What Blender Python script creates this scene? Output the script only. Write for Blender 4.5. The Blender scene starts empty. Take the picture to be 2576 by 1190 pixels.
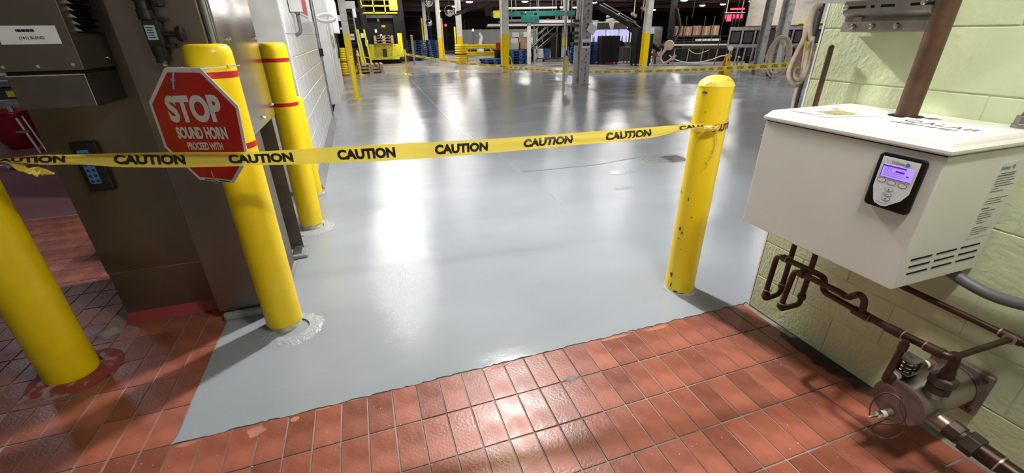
import bpy, bmesh, math, random
from mathutils import Matrix, Vector
random.seed(7)
scene = bpy.context.scene
COL = scene.collection
R = math.radians

# ------------------------------------------------------------------ camera, world, exposure
cam_data = bpy.data.cameras.new('camera')
cam_data.sensor_fit = 'HORIZONTAL'; cam_data.sensor_width = 36.0
cam_data.lens = 36.0 * 1069.0 / 2576.0
cam_data.clip_start = 0.02; cam_data.clip_end = 200
cam = bpy.data.objects.new('camera', cam_data); COL.objects.link(cam)
RIGHT = Vector((0.9464, -0.3228, -0.0137)); DOWN = Vector((-0.1505, -0.4031, -0.9027)); FWD = Vector((0.2859, 0.8563, -0.4300))
CAMLOC = Vector((0, 0, 1.42))
M4 = Matrix((RIGHT, -DOWN, -FWD)).transposed().to_4x4(); M4.translation = CAMLOC
cam.matrix_world = M4
scene.camera = cam

world = bpy.data.worlds.new('world'); scene.world = world
world.use_nodes = True
world.node_tree.nodes['Background'].inputs[0].default_value = (0.75, 0.85, 1.0, 1)
world.node_tree.nodes['Background'].inputs[1].default_value = 0.02

scene.view_settings.view_transform = 'Standard'
scene.view_settings.look = 'None'
scene.view_settings.gamma = 1.0
scene.view_settings.use_curve_mapping = False
scene.view_settings.exposure = 0.37

HALL_LAMP = 165.0      # emission strength of the high bay lenses
DOOR_LAMP = 1350.0      # lamp just past the doorway
ROOM_LAMP = 180.0       # tube fitting of the tiled room

# ------------------------------------------------------------------ materials
def mat(name, col, rough=0.5, metal=0.0, var=0.0, scale=8.0, bump=0.0, bscale=60.0, emit=0.0, ecol=None,
        spec=None, rvar=0.0, objvar=0.0, col2=None, stretch=None, coat=0.0, detail=4.0, lo=0.35, hi=0.65):
    m = bpy.data.materials.new(name); m.use_nodes = True
    nt = m.node_tree; b = nt.nodes['Principled BSDF']
    b.inputs['Base Color'].default_value = (*col, 1); b.inputs['Roughness'].default_value = rough
    b.inputs['Metallic'].default_value = metal
    if spec is not None: b.inputs['Specular IOR Level'].default_value = spec
    if coat: b.inputs['Coat Weight'].default_value = coat; b.inputs['Coat Roughness'].default_value = 0.08
    if emit:
        b.inputs['Emission Color'].default_value = (*(ecol or col), 1); b.inputs['Emission Strength'].default_value = emit
    N = nt.nodes.new; L = nt.links.new
    co = None
    def coord():
        nonlocal co
        if co is None:
            tc = N('ShaderNodeTexCoord'); co = tc.outputs['Object']
            if stretch:
                mp = N('ShaderNodeMapping'); mp.inputs['Scale'].default_value = stretch
                L(co, mp.inputs[0]); co = mp.outputs[0]
        return co
    out = None
    if var or col2:
        n = N('ShaderNodeTexNoise'); n.inputs['Scale'].default_value = scale; n.inputs['Detail'].default_value = detail
        L(coord(), n.inputs['Vector'])
        r = N('ShaderNodeValToRGB')
        c2 = col2 if col2 else tuple(max(0, c * (1 - var)) for c in col)
        r.color_ramp.elements[0].position = lo; r.color_ramp.elements[1].position = hi
        r.color_ramp.elements[0].color = (*c2, 1); r.color_ramp.elements[1].color = (*col, 1)
        L(n.outputs['Fac'], r.inputs[0]); out = r.outputs[0]
        if rvar:
            mr = N('ShaderNodeMapRange'); mr.inputs[3].default_value = max(0.02, rough - rvar); mr.inputs[4].default_value = rough + rvar
            mr.inputs[1].default_value = .3; mr.inputs[2].default_value = .7
            L(n.outputs['Fac'], mr.inputs[0]); L(mr.outputs[0], b.inputs['Roughness'])
    if objvar:
        oi = N('ShaderNodeObjectInfo'); hs = N('ShaderNodeHueSaturation')
        mr = N('ShaderNodeMapRange'); mr.inputs[3].default_value = 1 - objvar; mr.inputs[4].default_value = 1 + objvar
        L(oi.outputs['Random'], mr.inputs[0]); L(mr.outputs[0], hs.inputs['Value'])
        if out is None: hs.inputs['Color'].default_value = (*col, 1)
        else: L(out, hs.inputs['Color'])
        out = hs.outputs[0]
    if out is not None: L(out, b.inputs['Base Color'])
    if bump:
        n2 = N('ShaderNodeTexNoise'); n2.inputs['Scale'].default_value = bscale; n2.inputs['Detail'].default_value = 3
        L(coord(), n2.inputs['Vector'])
        bp = N('ShaderNodeBump'); bp.inputs['Strength'].default_value = bump; bp.inputs['Distance'].default_value = 0.01
        L(n2.outputs['Fac'], bp.inputs['Height']); L(bp.outputs[0], b.inputs['Normal'])
    return m

M = {}
M['epoxy'] = mat('grey_epoxy', (0.345, 0.375, 0.412), 0.15, var=.22, scale=.9, bump=.11, bscale=170, rvar=.05, stretch=(1, 1.6, 1), lo=.2, hi=.75)
def add_waves(m, scale, stretch, strength, dist):
    nt = m.node_tree; b = nt.nodes['Principled BSDF']; old = b.inputs['Normal'].links[0].from_socket
    tc = nt.nodes.new('ShaderNodeTexCoord'); mp = nt.nodes.new('ShaderNodeMapping'); mp.inputs['Scale'].default_value = stretch
    n = nt.nodes.new('ShaderNodeTexNoise'); n.inputs['Scale'].default_value = scale; n.inputs['Detail'].default_value = 4
    bp = nt.nodes.new('ShaderNodeBump'); bp.inputs['Strength'].default_value = strength; bp.inputs['Distance'].default_value = dist
    nt.links.new(tc.outputs['Object'], mp.inputs[0]); nt.links.new(mp.outputs[0], n.inputs['Vector']); nt.links.new(n.outputs['Fac'], bp.inputs['Height'])
    nt.links.new(old, bp.inputs['Normal']); nt.links.new(bp.outputs[0], b.inputs['Normal'])
add_waves(M['epoxy'], 2.2, (.6, 1.3, 1), .28, .02)
M['concrete'] = mat('old_concrete', (0.33, 0.30, 0.27), 0.32, var=.35, scale=.7, rvar=.1, bump=.04, bscale=20)
M['grout'] = mat('grout', (0.16, 0.13, 0.115), 0.85, col2=(0.36, 0.33, 0.30), scale=2.2, bump=.3, bscale=200, lo=.42, hi=.6)
M['tile'] = mat('quarry_tile', (0.34, 0.105, 0.066), 0.36, var=.35, scale=9, bump=.12, bscale=90, objvar=.22, rvar=.12)
M['maroon'] = mat('maroon_floor', (0.22, 0.095, 0.105), 0.4, var=.25, scale=1.5, bump=.05)
M['cmu'] = mat('green_block_paint', (0.61, 0.68, 0.43), 0.55, var=.10, scale=6, bump=.35, bscale=55)
M['mortar'] = mat('green_mortar_paint', (0.62, 0.68, 0.45), 0.6, var=.12, scale=14, bump=.3, bscale=80)
M['white_paint'] = mat('white_paint', (0.72, 0.73, 0.72), 0.4, var=.12, scale=5, bump=.05)
M['white_block'] = mat('white_glazed_block', (0.74, 0.75, 0.76), 0.22, var=.08, scale=3, bump=.03)
M['grey_paint'] = mat('grey_paint', (0.50, 0.51, 0.50), 0.45, var=.15, scale=6)
M['dark_grey'] = mat('dark_grey_panel', (0.10, 0.10, 0.11), 0.5, col2=(0.03, 0.03, 0.03), scale=4, lo=.30, hi=.36)
M['yellow'] = mat('yellow_paint', (0.86, 0.62, 0.004), 0.3, var=.06, scale=12, bump=.03, bscale=120)
M['yellow_worn'] = mat('worn_yellow_paint', (0.86, 0.62, 0.004), 0.42, col2=(0.05, 0.04, 0.02), scale=14, lo=.27, hi=.30, bump=.05, bscale=50, detail=6)
M['yellow_cap'] = mat('pale_yellow_cap', (0.86, 0.68, 0.08), 0.5, col2=(0.35, 0.27, 0.05), scale=40, lo=.3, hi=.42)
M['red_stripe'] = mat('red_tape', (0.45, 0.012, 0.01), 0.35)
M['cream'] = mat('cream_post', (0.66, 0.66, 0.46), 0.6, var=.5, scale=18, bump=.2)
M['steel'] = mat('brushed_steel', (0.235, 0.195, 0.165), 0.38, metal=.85, var=.15, scale=2, rvar=.06, bump=.03, bscale=300)
M['steel_bright'] = mat('polished_steel', (0.40, 0.39, 0.38), 0.2, metal=1.0, var=.15, scale=3, stretch=(1, 1, .3), rvar=.05)
M['steel_dark'] = mat('dull_steel', (0.20, 0.18, 0.165), 0.38, metal=.9, var=.3, scale=6)
M['chrome'] = mat('chrome', (0.8, 0.8, 0.8), 0.12, metal=1)
M['galv'] = mat('galvanised_steel', (0.42, 0.40, 0.39), 0.38, metal=.9, var=.3, scale=9, rvar=.08)
M['black'] = mat('black_plastic', (0.012, 0.012, 0.013), 0.32)
M['black_gloss'] = mat('glossy_black', (0.008, 0.008, 0.009), 0.12)
M['matte_black'] = mat('matte_black', (0.010, 0.009, 0.009), 0.7, spec=.2)
M['ivory'] = mat('ivory_enamel', (0.70, 0.685, 0.64), 0.35, var=.03, scale=3, bump=.04, bscale=250)
M['white'] = mat('white_sheet', (0.82, 0.83, 0.85), 0.35)
M['ink'] = mat('black_ink', (0.012, 0.011, 0.01), 0.5)
M['ink_grey'] = mat('grey_ink', (0.10, 0.095, 0.09), 0.5)
M['blue_ink'] = mat('blue_ink', (0.05, 0.25, 0.55), 0.4)
M['copper'] = mat('brown_copper', (0.082, 0.044, 0.032), 0.42, metal=.65, var=.45, scale=14, rvar=.1)
M['copper_big'] = mat('brown_pipe', (0.115, 0.06, 0.037), 0.45, metal=.35, var=.35, scale=20, bump=.05)
M['solder'] = mat('solder_ring', (0.42, 0.34, 0.29), 0.4, metal=.7)
M['rusty'] = mat('rusty_primer', (0.235, 0.150, 0.14), 0.6, var=.35, scale=25, metal=.2)
M['separator'] = mat('separator_shell', (0.40, 0.36, 0.31), 0.36, metal=.8, var=.3, scale=8, rvar=.1)
M['fitting'] = mat('dark_iron_fitting', (0.10, 0.075, 0.06), 0.5, metal=.6, var=.3, scale=30)
M['brass_white'] = mat('ptfe_tape', (0.78, 0.75, 0.70), 0.5)
M['sign_red'] = mat('sign_red', (0.54, 0.014, 0.017), 0.33)
M['sign_white'] = mat('sign_white', (0.80, 0.80, 0.82), 0.35)
M['tie_white'] = mat('cable_tie', (0.78, 0.76, 0.70), 0.4)
M['tie_blue'] = mat('grey_blue_tie', (0.20, 0.21, 0.33), 0.4)
M['screen'] = mat('lcd_screen', (0.35, 0.22, 0.85), 0.2, emit=.55, ecol=(0.45, 0.30, 1.0))
M['screen_dark'] = mat('lcd_dark', (0.12, 0.02, 0.45), 0.3, emit=.12, ecol=(0.25, 0.05, 0.9))
M['membrane'] = mat('membrane_white', (0.74, 0.75, 0.79), 0.3)
M['conduit'] = mat('grey_conduit', (0.115, 0.115, 0.13), 0.45)
M['keypad_blue'] = mat('keypad_blue', (0.06, 0.16, 0.34), 0.35, emit=.03, ecol=(0.1, 0.3, 0.7))
M['key_dark'] = mat('key_dark', (0.02, 0.05, 0.12), 0.4)
M['red_paint'] = mat('red_curb_paint', (0.28, 0.035, 0.04), 0.5, col2=(0.42, 0.34, 0.32), scale=9, lo=.30, hi=.36, bump=.3, bscale=30)
M['grey_curb'] = mat('grey_curb', (0.30, 0.325, 0.35), 0.22, var=.2, scale=12, bump=.5, bscale=45)
M['blue_pallet'] = mat('blue_pallet', (0.025, 0.085, 0.27), 0.5, var=.4, scale=6, objvar=.2)
M['wood'] = mat('pallet_wood', (0.52, 0.36, 0.22), 0.7, var=.3, scale=8, stretch=(1, 8, 8), objvar=.15)
M['kraft'] = mat('cardboard', (0.40, 0.25, 0.14), 0.7, var=.15, scale=4, objvar=.15)
M['box_white'] = mat('white_carton', (0.55, 0.53, 0.50), 0.6, objvar=.15)
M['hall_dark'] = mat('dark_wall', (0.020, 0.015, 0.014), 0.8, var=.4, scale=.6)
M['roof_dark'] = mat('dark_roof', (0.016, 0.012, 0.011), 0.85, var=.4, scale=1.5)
M['beam_red'] = mat('red_oxide_beam', (0.07, 0.018, 0.016), 0.6, var=.3)
M['beige_wall'] = mat('beige_wall', (0.58, 0.55, 0.46), 0.6, var=.15)
M['machine'] = mat('dark_machine', (0.012, 0.010, 0.010), 0.5, var=.4, scale=5, spec=.25)
M['machine_grey'] = mat('machine_grey', (0.075, 0.07, 0.068), 0.4, metal=.5, var=.3, scale=5)
M['partition'] = mat('grey_partition', (0.29, 0.31, 0.30), 0.5, var=.1)
M['green_conv'] = mat('green_conveyor', (0.015, 0.19, 0.155), 0.45, var=.4, scale=3)
M['lime'] = mat('lime_yellow', (0.84, 0.76, 0.02), 0.4, var=.2, scale=12)
M['col_white'] = mat('column_white', (0.76, 0.75, 0.69), 0.5, var=.25, scale=5)
M['col_grey'] = mat('column_grey', (0.42, 0.42, 0.40), 0.5, col2=(0.20, 0.19, 0.18), scale=7, lo=.3, hi=.5)
M['rope'] = mat('beige_hose', (0.50, 0.40, 0.29), 0.6, var=.25, scale=12)
M['hose_white'] = mat('white_hose', (0.68, 0.66, 0.62), 0.45)
M['orange_sign'] = mat('wet_floor_yellow', (0.75, 0.42, 0.01), 0.45)
M['lamp_on'] = mat('hall_lamp_lens', (1, 1, 1), 0.5, emit=HALL_LAMP, ecol=(1.0, 0.965, 0.93))
M['passage_lamp_on'] = mat('passage_lamp_lens', (1, 1, 1), 0.5, emit=45.0, ecol=(0.95, 0.9, 1.0))
M['door_lamp_on'] = mat('door_lamp_lens', (1, 1, 1), 0.5, emit=DOOR_LAMP, ecol=(1.0, 0.97, 0.93))
M['room_lamp_on'] = mat('room_lamp_lens', (1, 1, 1), 0.5, emit=ROOM_LAMP, ecol=(1.0, 0.96, 0.88))
M['red_led'] = mat('red_led', (0.8, 0.02, 0.05), 0.4, emit=3.0, ecol=(1, 0.03, 0.07))
M['orange_led'] = mat('orange_led', (1, .4, .1), 0.4, emit=4.0, ecol=(1, 0.35, 0.12))
M['violet_light'] = mat('violet_lit_panel', (0.6, 0.6, 1), 0.4, emit=.8, ecol=(0.50, 0.50, 1.0), col2=(0.15, 0.15, 0.4), scale=3)
M['red_bin'] = mat('red_plastic', (0.32, 0.012, 0.025), 0.35)
M['cloth_white'] = mat('white_wrap', (0.62, 0.58, 0.62), 0.5)
M['purple_steel'] = mat('purple_steel', (0.28, 0.24, 0.32), 0.35, metal=.6)

def tape_material(name, mixf):
    m = bpy.data.materials.new(name); m.use_nodes = True; nt = m.node_tree
    b = nt.nodes['Principled BSDF']; o = nt.nodes['Material Output']
    b.inputs['Base Color'].default_value = (0.92, 0.74, 0.13, 1); b.inputs['Roughness'].default_value = .28
    t = nt.nodes.new('ShaderNodeBsdfTransparent'); t.inputs[0].default_value = (1.0, 0.85, 0.25, 1)
    tl = nt.nodes.new('ShaderNodeBsdfTranslucent'); tl.inputs[0].default_value = (0.9, 0.72, 0.08, 1)
    m1 = nt.nodes.new('ShaderNodeMixShader'); m1.inputs[0].default_value = .28
    m2 = nt.nodes.new('ShaderNodeMixShader'); m2.inputs[0].default_value = mixf
    nt.links.new(b.outputs[0], m1.inputs[1]); nt.links.new(tl.outputs[0], m1.inputs[2])
    nt.links.new(m1.outputs[0], m2.inputs[1]); nt.links.new(t.outputs[0], m2.inputs[2])
    nt.links.new(m2.outputs[0], o.inputs['Surface'])
    return m
M['tape'] = tape_material('barricade_film', .14)

# ------------------------------------------------------------------ geometry helpers
class MB:
    def __init__(s): s.v = []; s.f = []
    def add(s, vs, fs):
        n = len(s.v); s.v += [tuple(v) for v in vs]; s.f += [tuple(i + n for i in f) for f in fs]; return s
    def box(s, x0, y0, z0, x1, y1, z1):
        x0, x1 = sorted((x0, x1)); y0, y1 = sorted((y0, y1)); z0, z1 = sorted((z0, z1))
        return s.add([(x0,y0,z0),(x1,y0,z0),(x1,y1,z0),(x0,y1,z0),(x0,y0,z1),(x1,y0,z1),(x1,y1,z1),(x0,y1,z1)],
                     [(0,3,2,1),(4,5,6,7),(0,1,5,4),(1,2,6,5),(2,3,7,6),(3,0,4,7)])
    def cbox(s, c, d, rz=0.0, rx=0.0, ry=0.0):
        m = Matrix.Translation(c) @ Matrix.Rotation(rz, 4, 'Z') @ Matrix.Rotation(ry, 4, 'Y') @ Matrix.Rotation(rx, 4, 'X')
        b = MB().box(-d[0]/2, -d[1]/2, -d[2]/2, d[0]/2, d[1]/2, d[2]/2)
        return s.add([m @ Vector(v) for v in b.v], b.f)
    def bar(s, p, q, w, h=None):
        h = h or w; p = Vector(p); q = Vector(q); d = q - p; L = d.length; d.normalize()
        up = Vector((0, 0, 1)) if abs(d.z) < .95 else Vector((0, 1, 0))
        a = d.cross(up).normalized(); u = a.cross(d)
        vs = [p + a*i*w/2 + u*j*h/2 for i, j in ((-1,-1),(1,-1),(1,1),(-1,1))] + [q + a*i*w/2 + u*j*h/2 for i, j in ((-1,-1),(1,-1),(1,1),(-1,1))]
        return s.add(vs, [(0,1,2,3),(7,6,5,4),(0,4,5,1),(1,5,6,2),(2,6,7,3),(3,7,4,0)])
    def tube(s, pts, r, n=12, caps=True):
        pts = [Vector(p) for p in pts]; rs = r if isinstance(r, (list, tuple)) else [r] * len(pts)
        rings = []; prev = None
        for i, p in enumerate(pts):
            if i == 0: d = pts[1] - p
            elif i == len(pts) - 1: d = p - pts[i-1]
            else: d = (pts[i+1] - p).normalized() + (p - pts[i-1]).normalized()
            if d.length < 1e-9: d = pts[i] - pts[i-1]
            d.normalize()
            if prev is None:
                up = Vector((0, 0, 1)) if abs(d.z) < .9 else Vector((1, 0, 0))
                a = d.cross(up).normalized()
            else:
                a = (prev - d * prev.dot(d))
                a = a.normalized() if a.length > 1e-6 else d.orthogonal().normalized()
            prev = a; b = d.cross(a)
            rings.append([p + (a*math.cos(2*math.pi*k/n) + b*math.sin(2*math.pi*k/n)) * rs[i] for k in range(n)])
        vs = [v for ring in rings for v in ring]; fs = []
        for i in range(len(pts) - 1):
            for k in range(n):
                k2 = (k + 1) % n; fs.append((i*n+k, i*n+k2, (i+1)*n+k2, (i+1)*n+k))
        if caps: fs.append(tuple(range(n))[::-1]); fs.append(tuple((len(pts)-1)*n + k for k in range(n)))
        return s.add(vs, fs)
    def lathe(s, prof, c=(0,0,0), n=32, axis='Z', lean=(0, 0)):
        vs = []; fs = []
        for r, z in prof:
            for k in range(n):
                a = 2*math.pi*k/n; x = r*math.cos(a); y = r*math.sin(a)
                if axis == 'Z': v = (c[0]+x+lean[0]*z, c[1]+y+lean[1]*z, c[2]+z)
                elif axis == 'X': v = (c[0]+z, c[1]+x, c[2]+y)
                else: v = (c[0]+x, c[1]+z, c[2]-y)
                vs.append(v)
        for i in range(len(prof) - 1):
            for k in range(n):
                k2 = (k+1) % n; fs.append((i*n+k, i*n+k2, (i+1)*n+k2, (i+1)*n+k))
        fs.append(tuple(range(n))[::-1]); fs.append(tuple((len(prof)-1)*n+k for k in range(n)))
        return s.add(vs, fs)
    def prism(s, poly, o, u, v, w):
        """polygon in the (u,v) frame at o, thickened along w (a vector)"""
        o, u, v, w = Vector(o), Vector(u), Vector(v), Vector(w); n = len(poly)
        a = [o + u*x + v*y for x, y in poly]; b = [p + w for p in a]
        return s.add(a + b, [tuple(range(n)), tuple(range(2*n-1, n-1, -1))] + [(i, i+n, (i+1) % n + n, (i+1) % n) for i in range(n)])
    def build(s, name, m, parent=None, smooth=False, bevel=0.0, seg=2):
        me = bpy.data.meshes.new(name); me.from_pydata(s.v, [], s.f)
        bm = bmesh.new(); bm.from_mesh(me); bmesh.ops.recalc_face_normals(bm, faces=bm.faces); bm.to_mesh(me); bm.free()
        me.materials.append(M[m] if isinstance(m, str) else m)
        if smooth:
            for p in me.polygons: p.use_smooth = True
            me.set_sharp_from_angle(angle=R(40))
        o = bpy.data.objects.new(name, me); COL.objects.link(o)
        if parent is not None: o.parent = parent
        if bevel:
            b = o.modifiers.new('bevel', 'BEVEL'); b.width = bevel; b.segments = seg; b.limit_method = 'ANGLE'; b.angle_limit = R(40)
        return o

def tag(o, label, cat, group=None, kind=None):
    if label: o['label'] = label
    if cat: o['category'] = cat
    if group: o['group'] = group
    if kind: o['kind'] = kind
    return o
def thing(name, label, cat, loc=(0, 0, 0), group=None, rz=0.0, kind=None):
    o = bpy.data.objects.new(name, None); o.empty_display_size = .1; COL.objects.link(o)
    o.location = loc; o.rotation_euler = (0, 0, rz)
    return tag(o, label, cat, group, kind)
def struct(o, label=None):
    o['kind'] = 'structure'
    if label: o['label'] = label
    return o
def copy_tree(o, parent=None):
    c = o.copy(); COL.objects.link(c); c.parent = parent
    for ch in o.children: copy_tree(ch, c)
    return c
def smoothpath(pts, k=6):
    P = [Vector(p) for p in pts]; out = []
    for i in range(len(P) - 1):
        p0 = P[max(i-1, 0)]; p1 = P[i]; p2 = P[i+1]; p3 = P[min(i+2, len(P)-1)]
        for j in range(k):
            t = j / k
            out.append(.5 * ((2*p1) + (p2-p0)*t + (2*p0-5*p1+4*p2-p3)*t*t + (3*p1-p0-3*p2+p3)*t**3))
    out.append(P[-1]); return out
def elbowpath(pts, r, k=5):
    """polyline with rounded corners"""
    P = [Vector(p) for p in pts]; out = [P[0]]
    for i in range(1, len(P) - 1):
        a = (P[i-1] - P[i]); b = (P[i+1] - P[i]); rr = min(r, a.length*.49, b.length*.49)
        a = P[i] + a.normalized()*rr; b = P[i] + b.normalized()*rr
        for j in range(k + 1):
            t = j / k; out.append(a*(1-t)**2 + P[i]*2*t*(1-t) + b*t*t)
    out.append(P[-1]); return out

_tc = {}
def text_geo(s, bold=0.0):
    """flat glyph mesh of a word, scaled so that it spans 0..1 in x and 0..1 in y"""
    key = (s, bold)
    if key not in _tc:
        cu = bpy.data.curves.new('text', 'FONT'); cu.body = s; cu.offset = bold; cu.resolution_u = 4; cu.fill_mode = 'FRONT'
        o = bpy.data.objects.new('text', cu); COL.objects.link(o)
        dg = bpy.context.evaluated_depsgraph_get(); dg.update()
        me = bpy.data.meshes.new_from_object(o.evaluated_get(dg))
        vs = [v.co.copy() for v in me.vertices]; fs = [tuple(p.vertices) for p in me.polygons]
        bpy.data.objects.remove(o); bpy.data.curves.remove(cu); bpy.data.meshes.remove(me)
        x0 = min(v.x for v in vs); x1 = max(v.x for v in vs); y0 = min(v.y for v in vs); y1 = max(v.y for v in vs)
        _tc[key] = ([((v.x-x0)/(x1-x0), (v.y-y0)/(y1-y0)) for v in vs], fs)
    return _tc[key]
def text(name, s, o, u, v, m, parent, bold=0.0):
    """word in the box spanned by u (width) and v (height) from corner o"""
    g, fs = text_geo(s, bold); o, u, v = Vector(o), Vector(u), Vector(v)
    return MB().add([o + u*a + v*b for a, b in g], fs).build(name, m, parent)

# ================================================================== THE SETTING
GX0, GP = 1.5855, 0.10345       # tile joints across
GY0, GQ = 1.513, 0.2085         # tile joints along
XW = 1.927                      # face of the green block wall
base = struct(MB().add([(-7, -3.2, -.004), (1.93, -3.2, -.004), (1.93, 1.6, -.004), (-.55, 1.6, -.004), (-.55, 4.665, -.004), (-7, 4.665, -.004)],
                [(0, 1, 2, 3, 4, 5)]).build('floor', 'grout'), 'red quarry tile floor with grey grout')
proto = MB().box(-.5*GP+.0028, -.5*GQ+.0032, -.012, .5*GP-.0028, .5*GQ-.0032, 0).build('tile', 'tile', base, bevel=.0012, seg=1)
cells = []
for i in range(-8, 80):
    for j in range(-15, 18):
        x = GX0 - GP*i - GP/2; y = GY0 - GQ*j - GQ/2   # j<0 goes into the passage on the left
        if x > XW: continue
        x1 = min(x + GP/2, XW); 
        if y > GY0 and x > -.93: continue
        if y + GQ/2 > 2.56 and x + GP/2 > -1.43: continue
        if y > 4.65 or x < -6: continue
        d = Vector((x, y, 0)) - CAMLOC; dep = d.dot(FWD)
        if dep < .2: continue
        px = 1288 + 1069*d.dot(RIGHT)/dep; py = 595 + 1069*d.dot(DOWN)/dep
        if -60 < px < 2680 and -40 < py < 1290: cells.append((dep, x, y))
cells.sort()
first = True
for k, (dep, x, y) in enumerate(cells[:300]):
    o = proto if first else proto.copy()
    if not first: COL.objects.link(o); o.parent = base
    first = False
    o.location = (x, y, random.uniform(-.0006, .0004)); o.rotation_euler = (random.uniform(-.003, .003), random.uniform(-.004, .004), random.uniform(-.004, .004))
if len(cells) > 300:
    mb = MB()
    for dep, x, y in cells[300:]: mb.box(x-.5*GP+.0028, y-.5*GQ+.0032, -.012, x+.5*GP-.0028, y+.5*GQ-.0032, 0)
    o = mb.build('tile_field', 'tile', base); o['kind'] = 'stuff'
struct(MB().add([(-9, 4.66, -.002), (-1.4, 4.66, -.002), (-1.4, 13, -.002), (-9, 13, -.002)], [(0, 1, 2, 3)]).build('floor', 'maroon'), 'smooth maroon painted floor beyond the tiles')
struct(MB().add([(-9, 13, -.003), (-.6, 13, -.003), (-.6, 1.6, -.003), (42, 1.6, -.003), (42, 50, -.003), (-9, 50, -.003)], [(0, 1, 2, 3, 4, 5)]).build('floor', 'concrete'), 'worn tan concrete hall floor')
# grey epoxy coat, hand cut edge, 3 mm thick
edge = []
x = -.905
while x < 1.93:
    edge.append((x, GY0 + random.choice((-.004, -.002, 0, .002, .004, .006)))); x += random.uniform(.012, .035)
edge += [(1.93, 1.505), (1.935, 1.49), (41.8, 1.49), (41.8, 6.2), (16.4, 14.17), (10.77, 15.94), (5.98, 17.48), (1.57, 19.46), (-.10, 20.1), (-.12, 13.0), (-.42, 11.6), (-.60, 11.4), (-.60, 2.34), (-.90, 2.36)]
y = 2.34; side = []
while y > 1.53: side.append((-.893 + random.choice((-.004, -.001, .001, .003)), y)); y -= random.uniform(.015, .05)
edge += side
coat = struct(MB().prism(edge, (0, 0, -.0015), (1, 0, 0), (0, 1, 0), (0, 0, .003)).build('floor', 'epoxy'), 'glossy grey epoxy coat on the hall floor')
mb = MB()
def scar(mb, pts, w, h=.0003):
    for a, b in zip(pts[:-1], pts[1:]): mb.bar((*a, .0015), (*b, .0015), w, h*2)
m_seam = MB(); scar(m_seam, [(1.60, 3.2), (1.585, 4.4), (1.60, 5.3), (1.45, 6.9), (1.53, 9.6), (1.80, 17.3)], .013)
m_seam.build('control_joint', mat('joint_fill', (0.30, 0.33, 0.36), .3), coat)
m_seam = MB(); scar(m_seam, [(1.585, 4.4), (2.5, 4.35), (3.5, 4.5)], .018); scar(m_seam, [(-.1, 5.6), (1.5, 5.45)], .012)
scar(m_seam, [(3.0, 13.2), (6.0, 11.6)], .03); scar(m_seam, [(2.2, 14.6), (3.4, 13.6)], .03); scar(m_seam, [(-.5, 11.5), (-.1, 11.75)], .03)
m_seam.build('control_joint', mat('crack_dark', (0.12, 0.13, 0.14), .4), coat)
mp_ = mat('bare_patch', (0.36, 0.365, 0.37), .22, var=.35, scale=25)
for cx_, cy_, rx_, ry_ in ((3.5, 8.46, .40, .17), (2.63, 3.98, .17, .07), (2.35, 3.5, .12, .05), (3.45, 4.30, .36, .20), (2.95, 8.0, .16, .06)):
    poly = [(rx_*math.cos(a)*random.uniform(.6, 1.1), ry_*math.sin(a)*random.uniform(.6, 1.1)) for a in [2*math.pi*k/18 for k in range(18)]]
    MB().prism(poly, (cx_, cy_, .0015), (1, 0, 0), (0, 1, 0), (0, 0, .0008)).build('worn_patch', mp_, coat)
# patches of paint pulled from the tiles along the edge
mp2 = mat('raw_tile_scrape', (0.50, 0.20, 0.13), .6, var=.3, scale=20)
for cx_, cy_, rx_, ry_ in ((-.845, 1.495, .04, .012), (-.60, 1.47, .035, .03), (-.46, 1.485, .016, .016), (-.35, 1.502, .03, .006), (.42, 1.495, .05, .008), (1.05, 1.495, .09, .009), (1.30, 1.487, .07, .012)):
    poly = [(rx_*math.cos(a)*random.uniform(.7, 1.15), ry_*math.sin(a)*random.uniform(.7, 1.15)) for a in [2*math.pi*k/16 for k in range(16)]]
    MB().prism(poly, (cx_, cy_, -.0005), (1, 0, 0), (0, 1, 0), (0, 0, .0012)).build('scraped_patch', mp2, base)
mbs = MB()
for k in range(260):
    t = random.random(); mbs.cbox((random.uniform(-1.6, 1.9), random.uniform(.6, 1.5), .0006), (random.uniform(.001, .004), random.uniform(.001, .003), .0008), random.uniform(0, 3))
o = mbs.build('paint_speck', 'white', base); o['kind'] = 'stuff'
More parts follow.
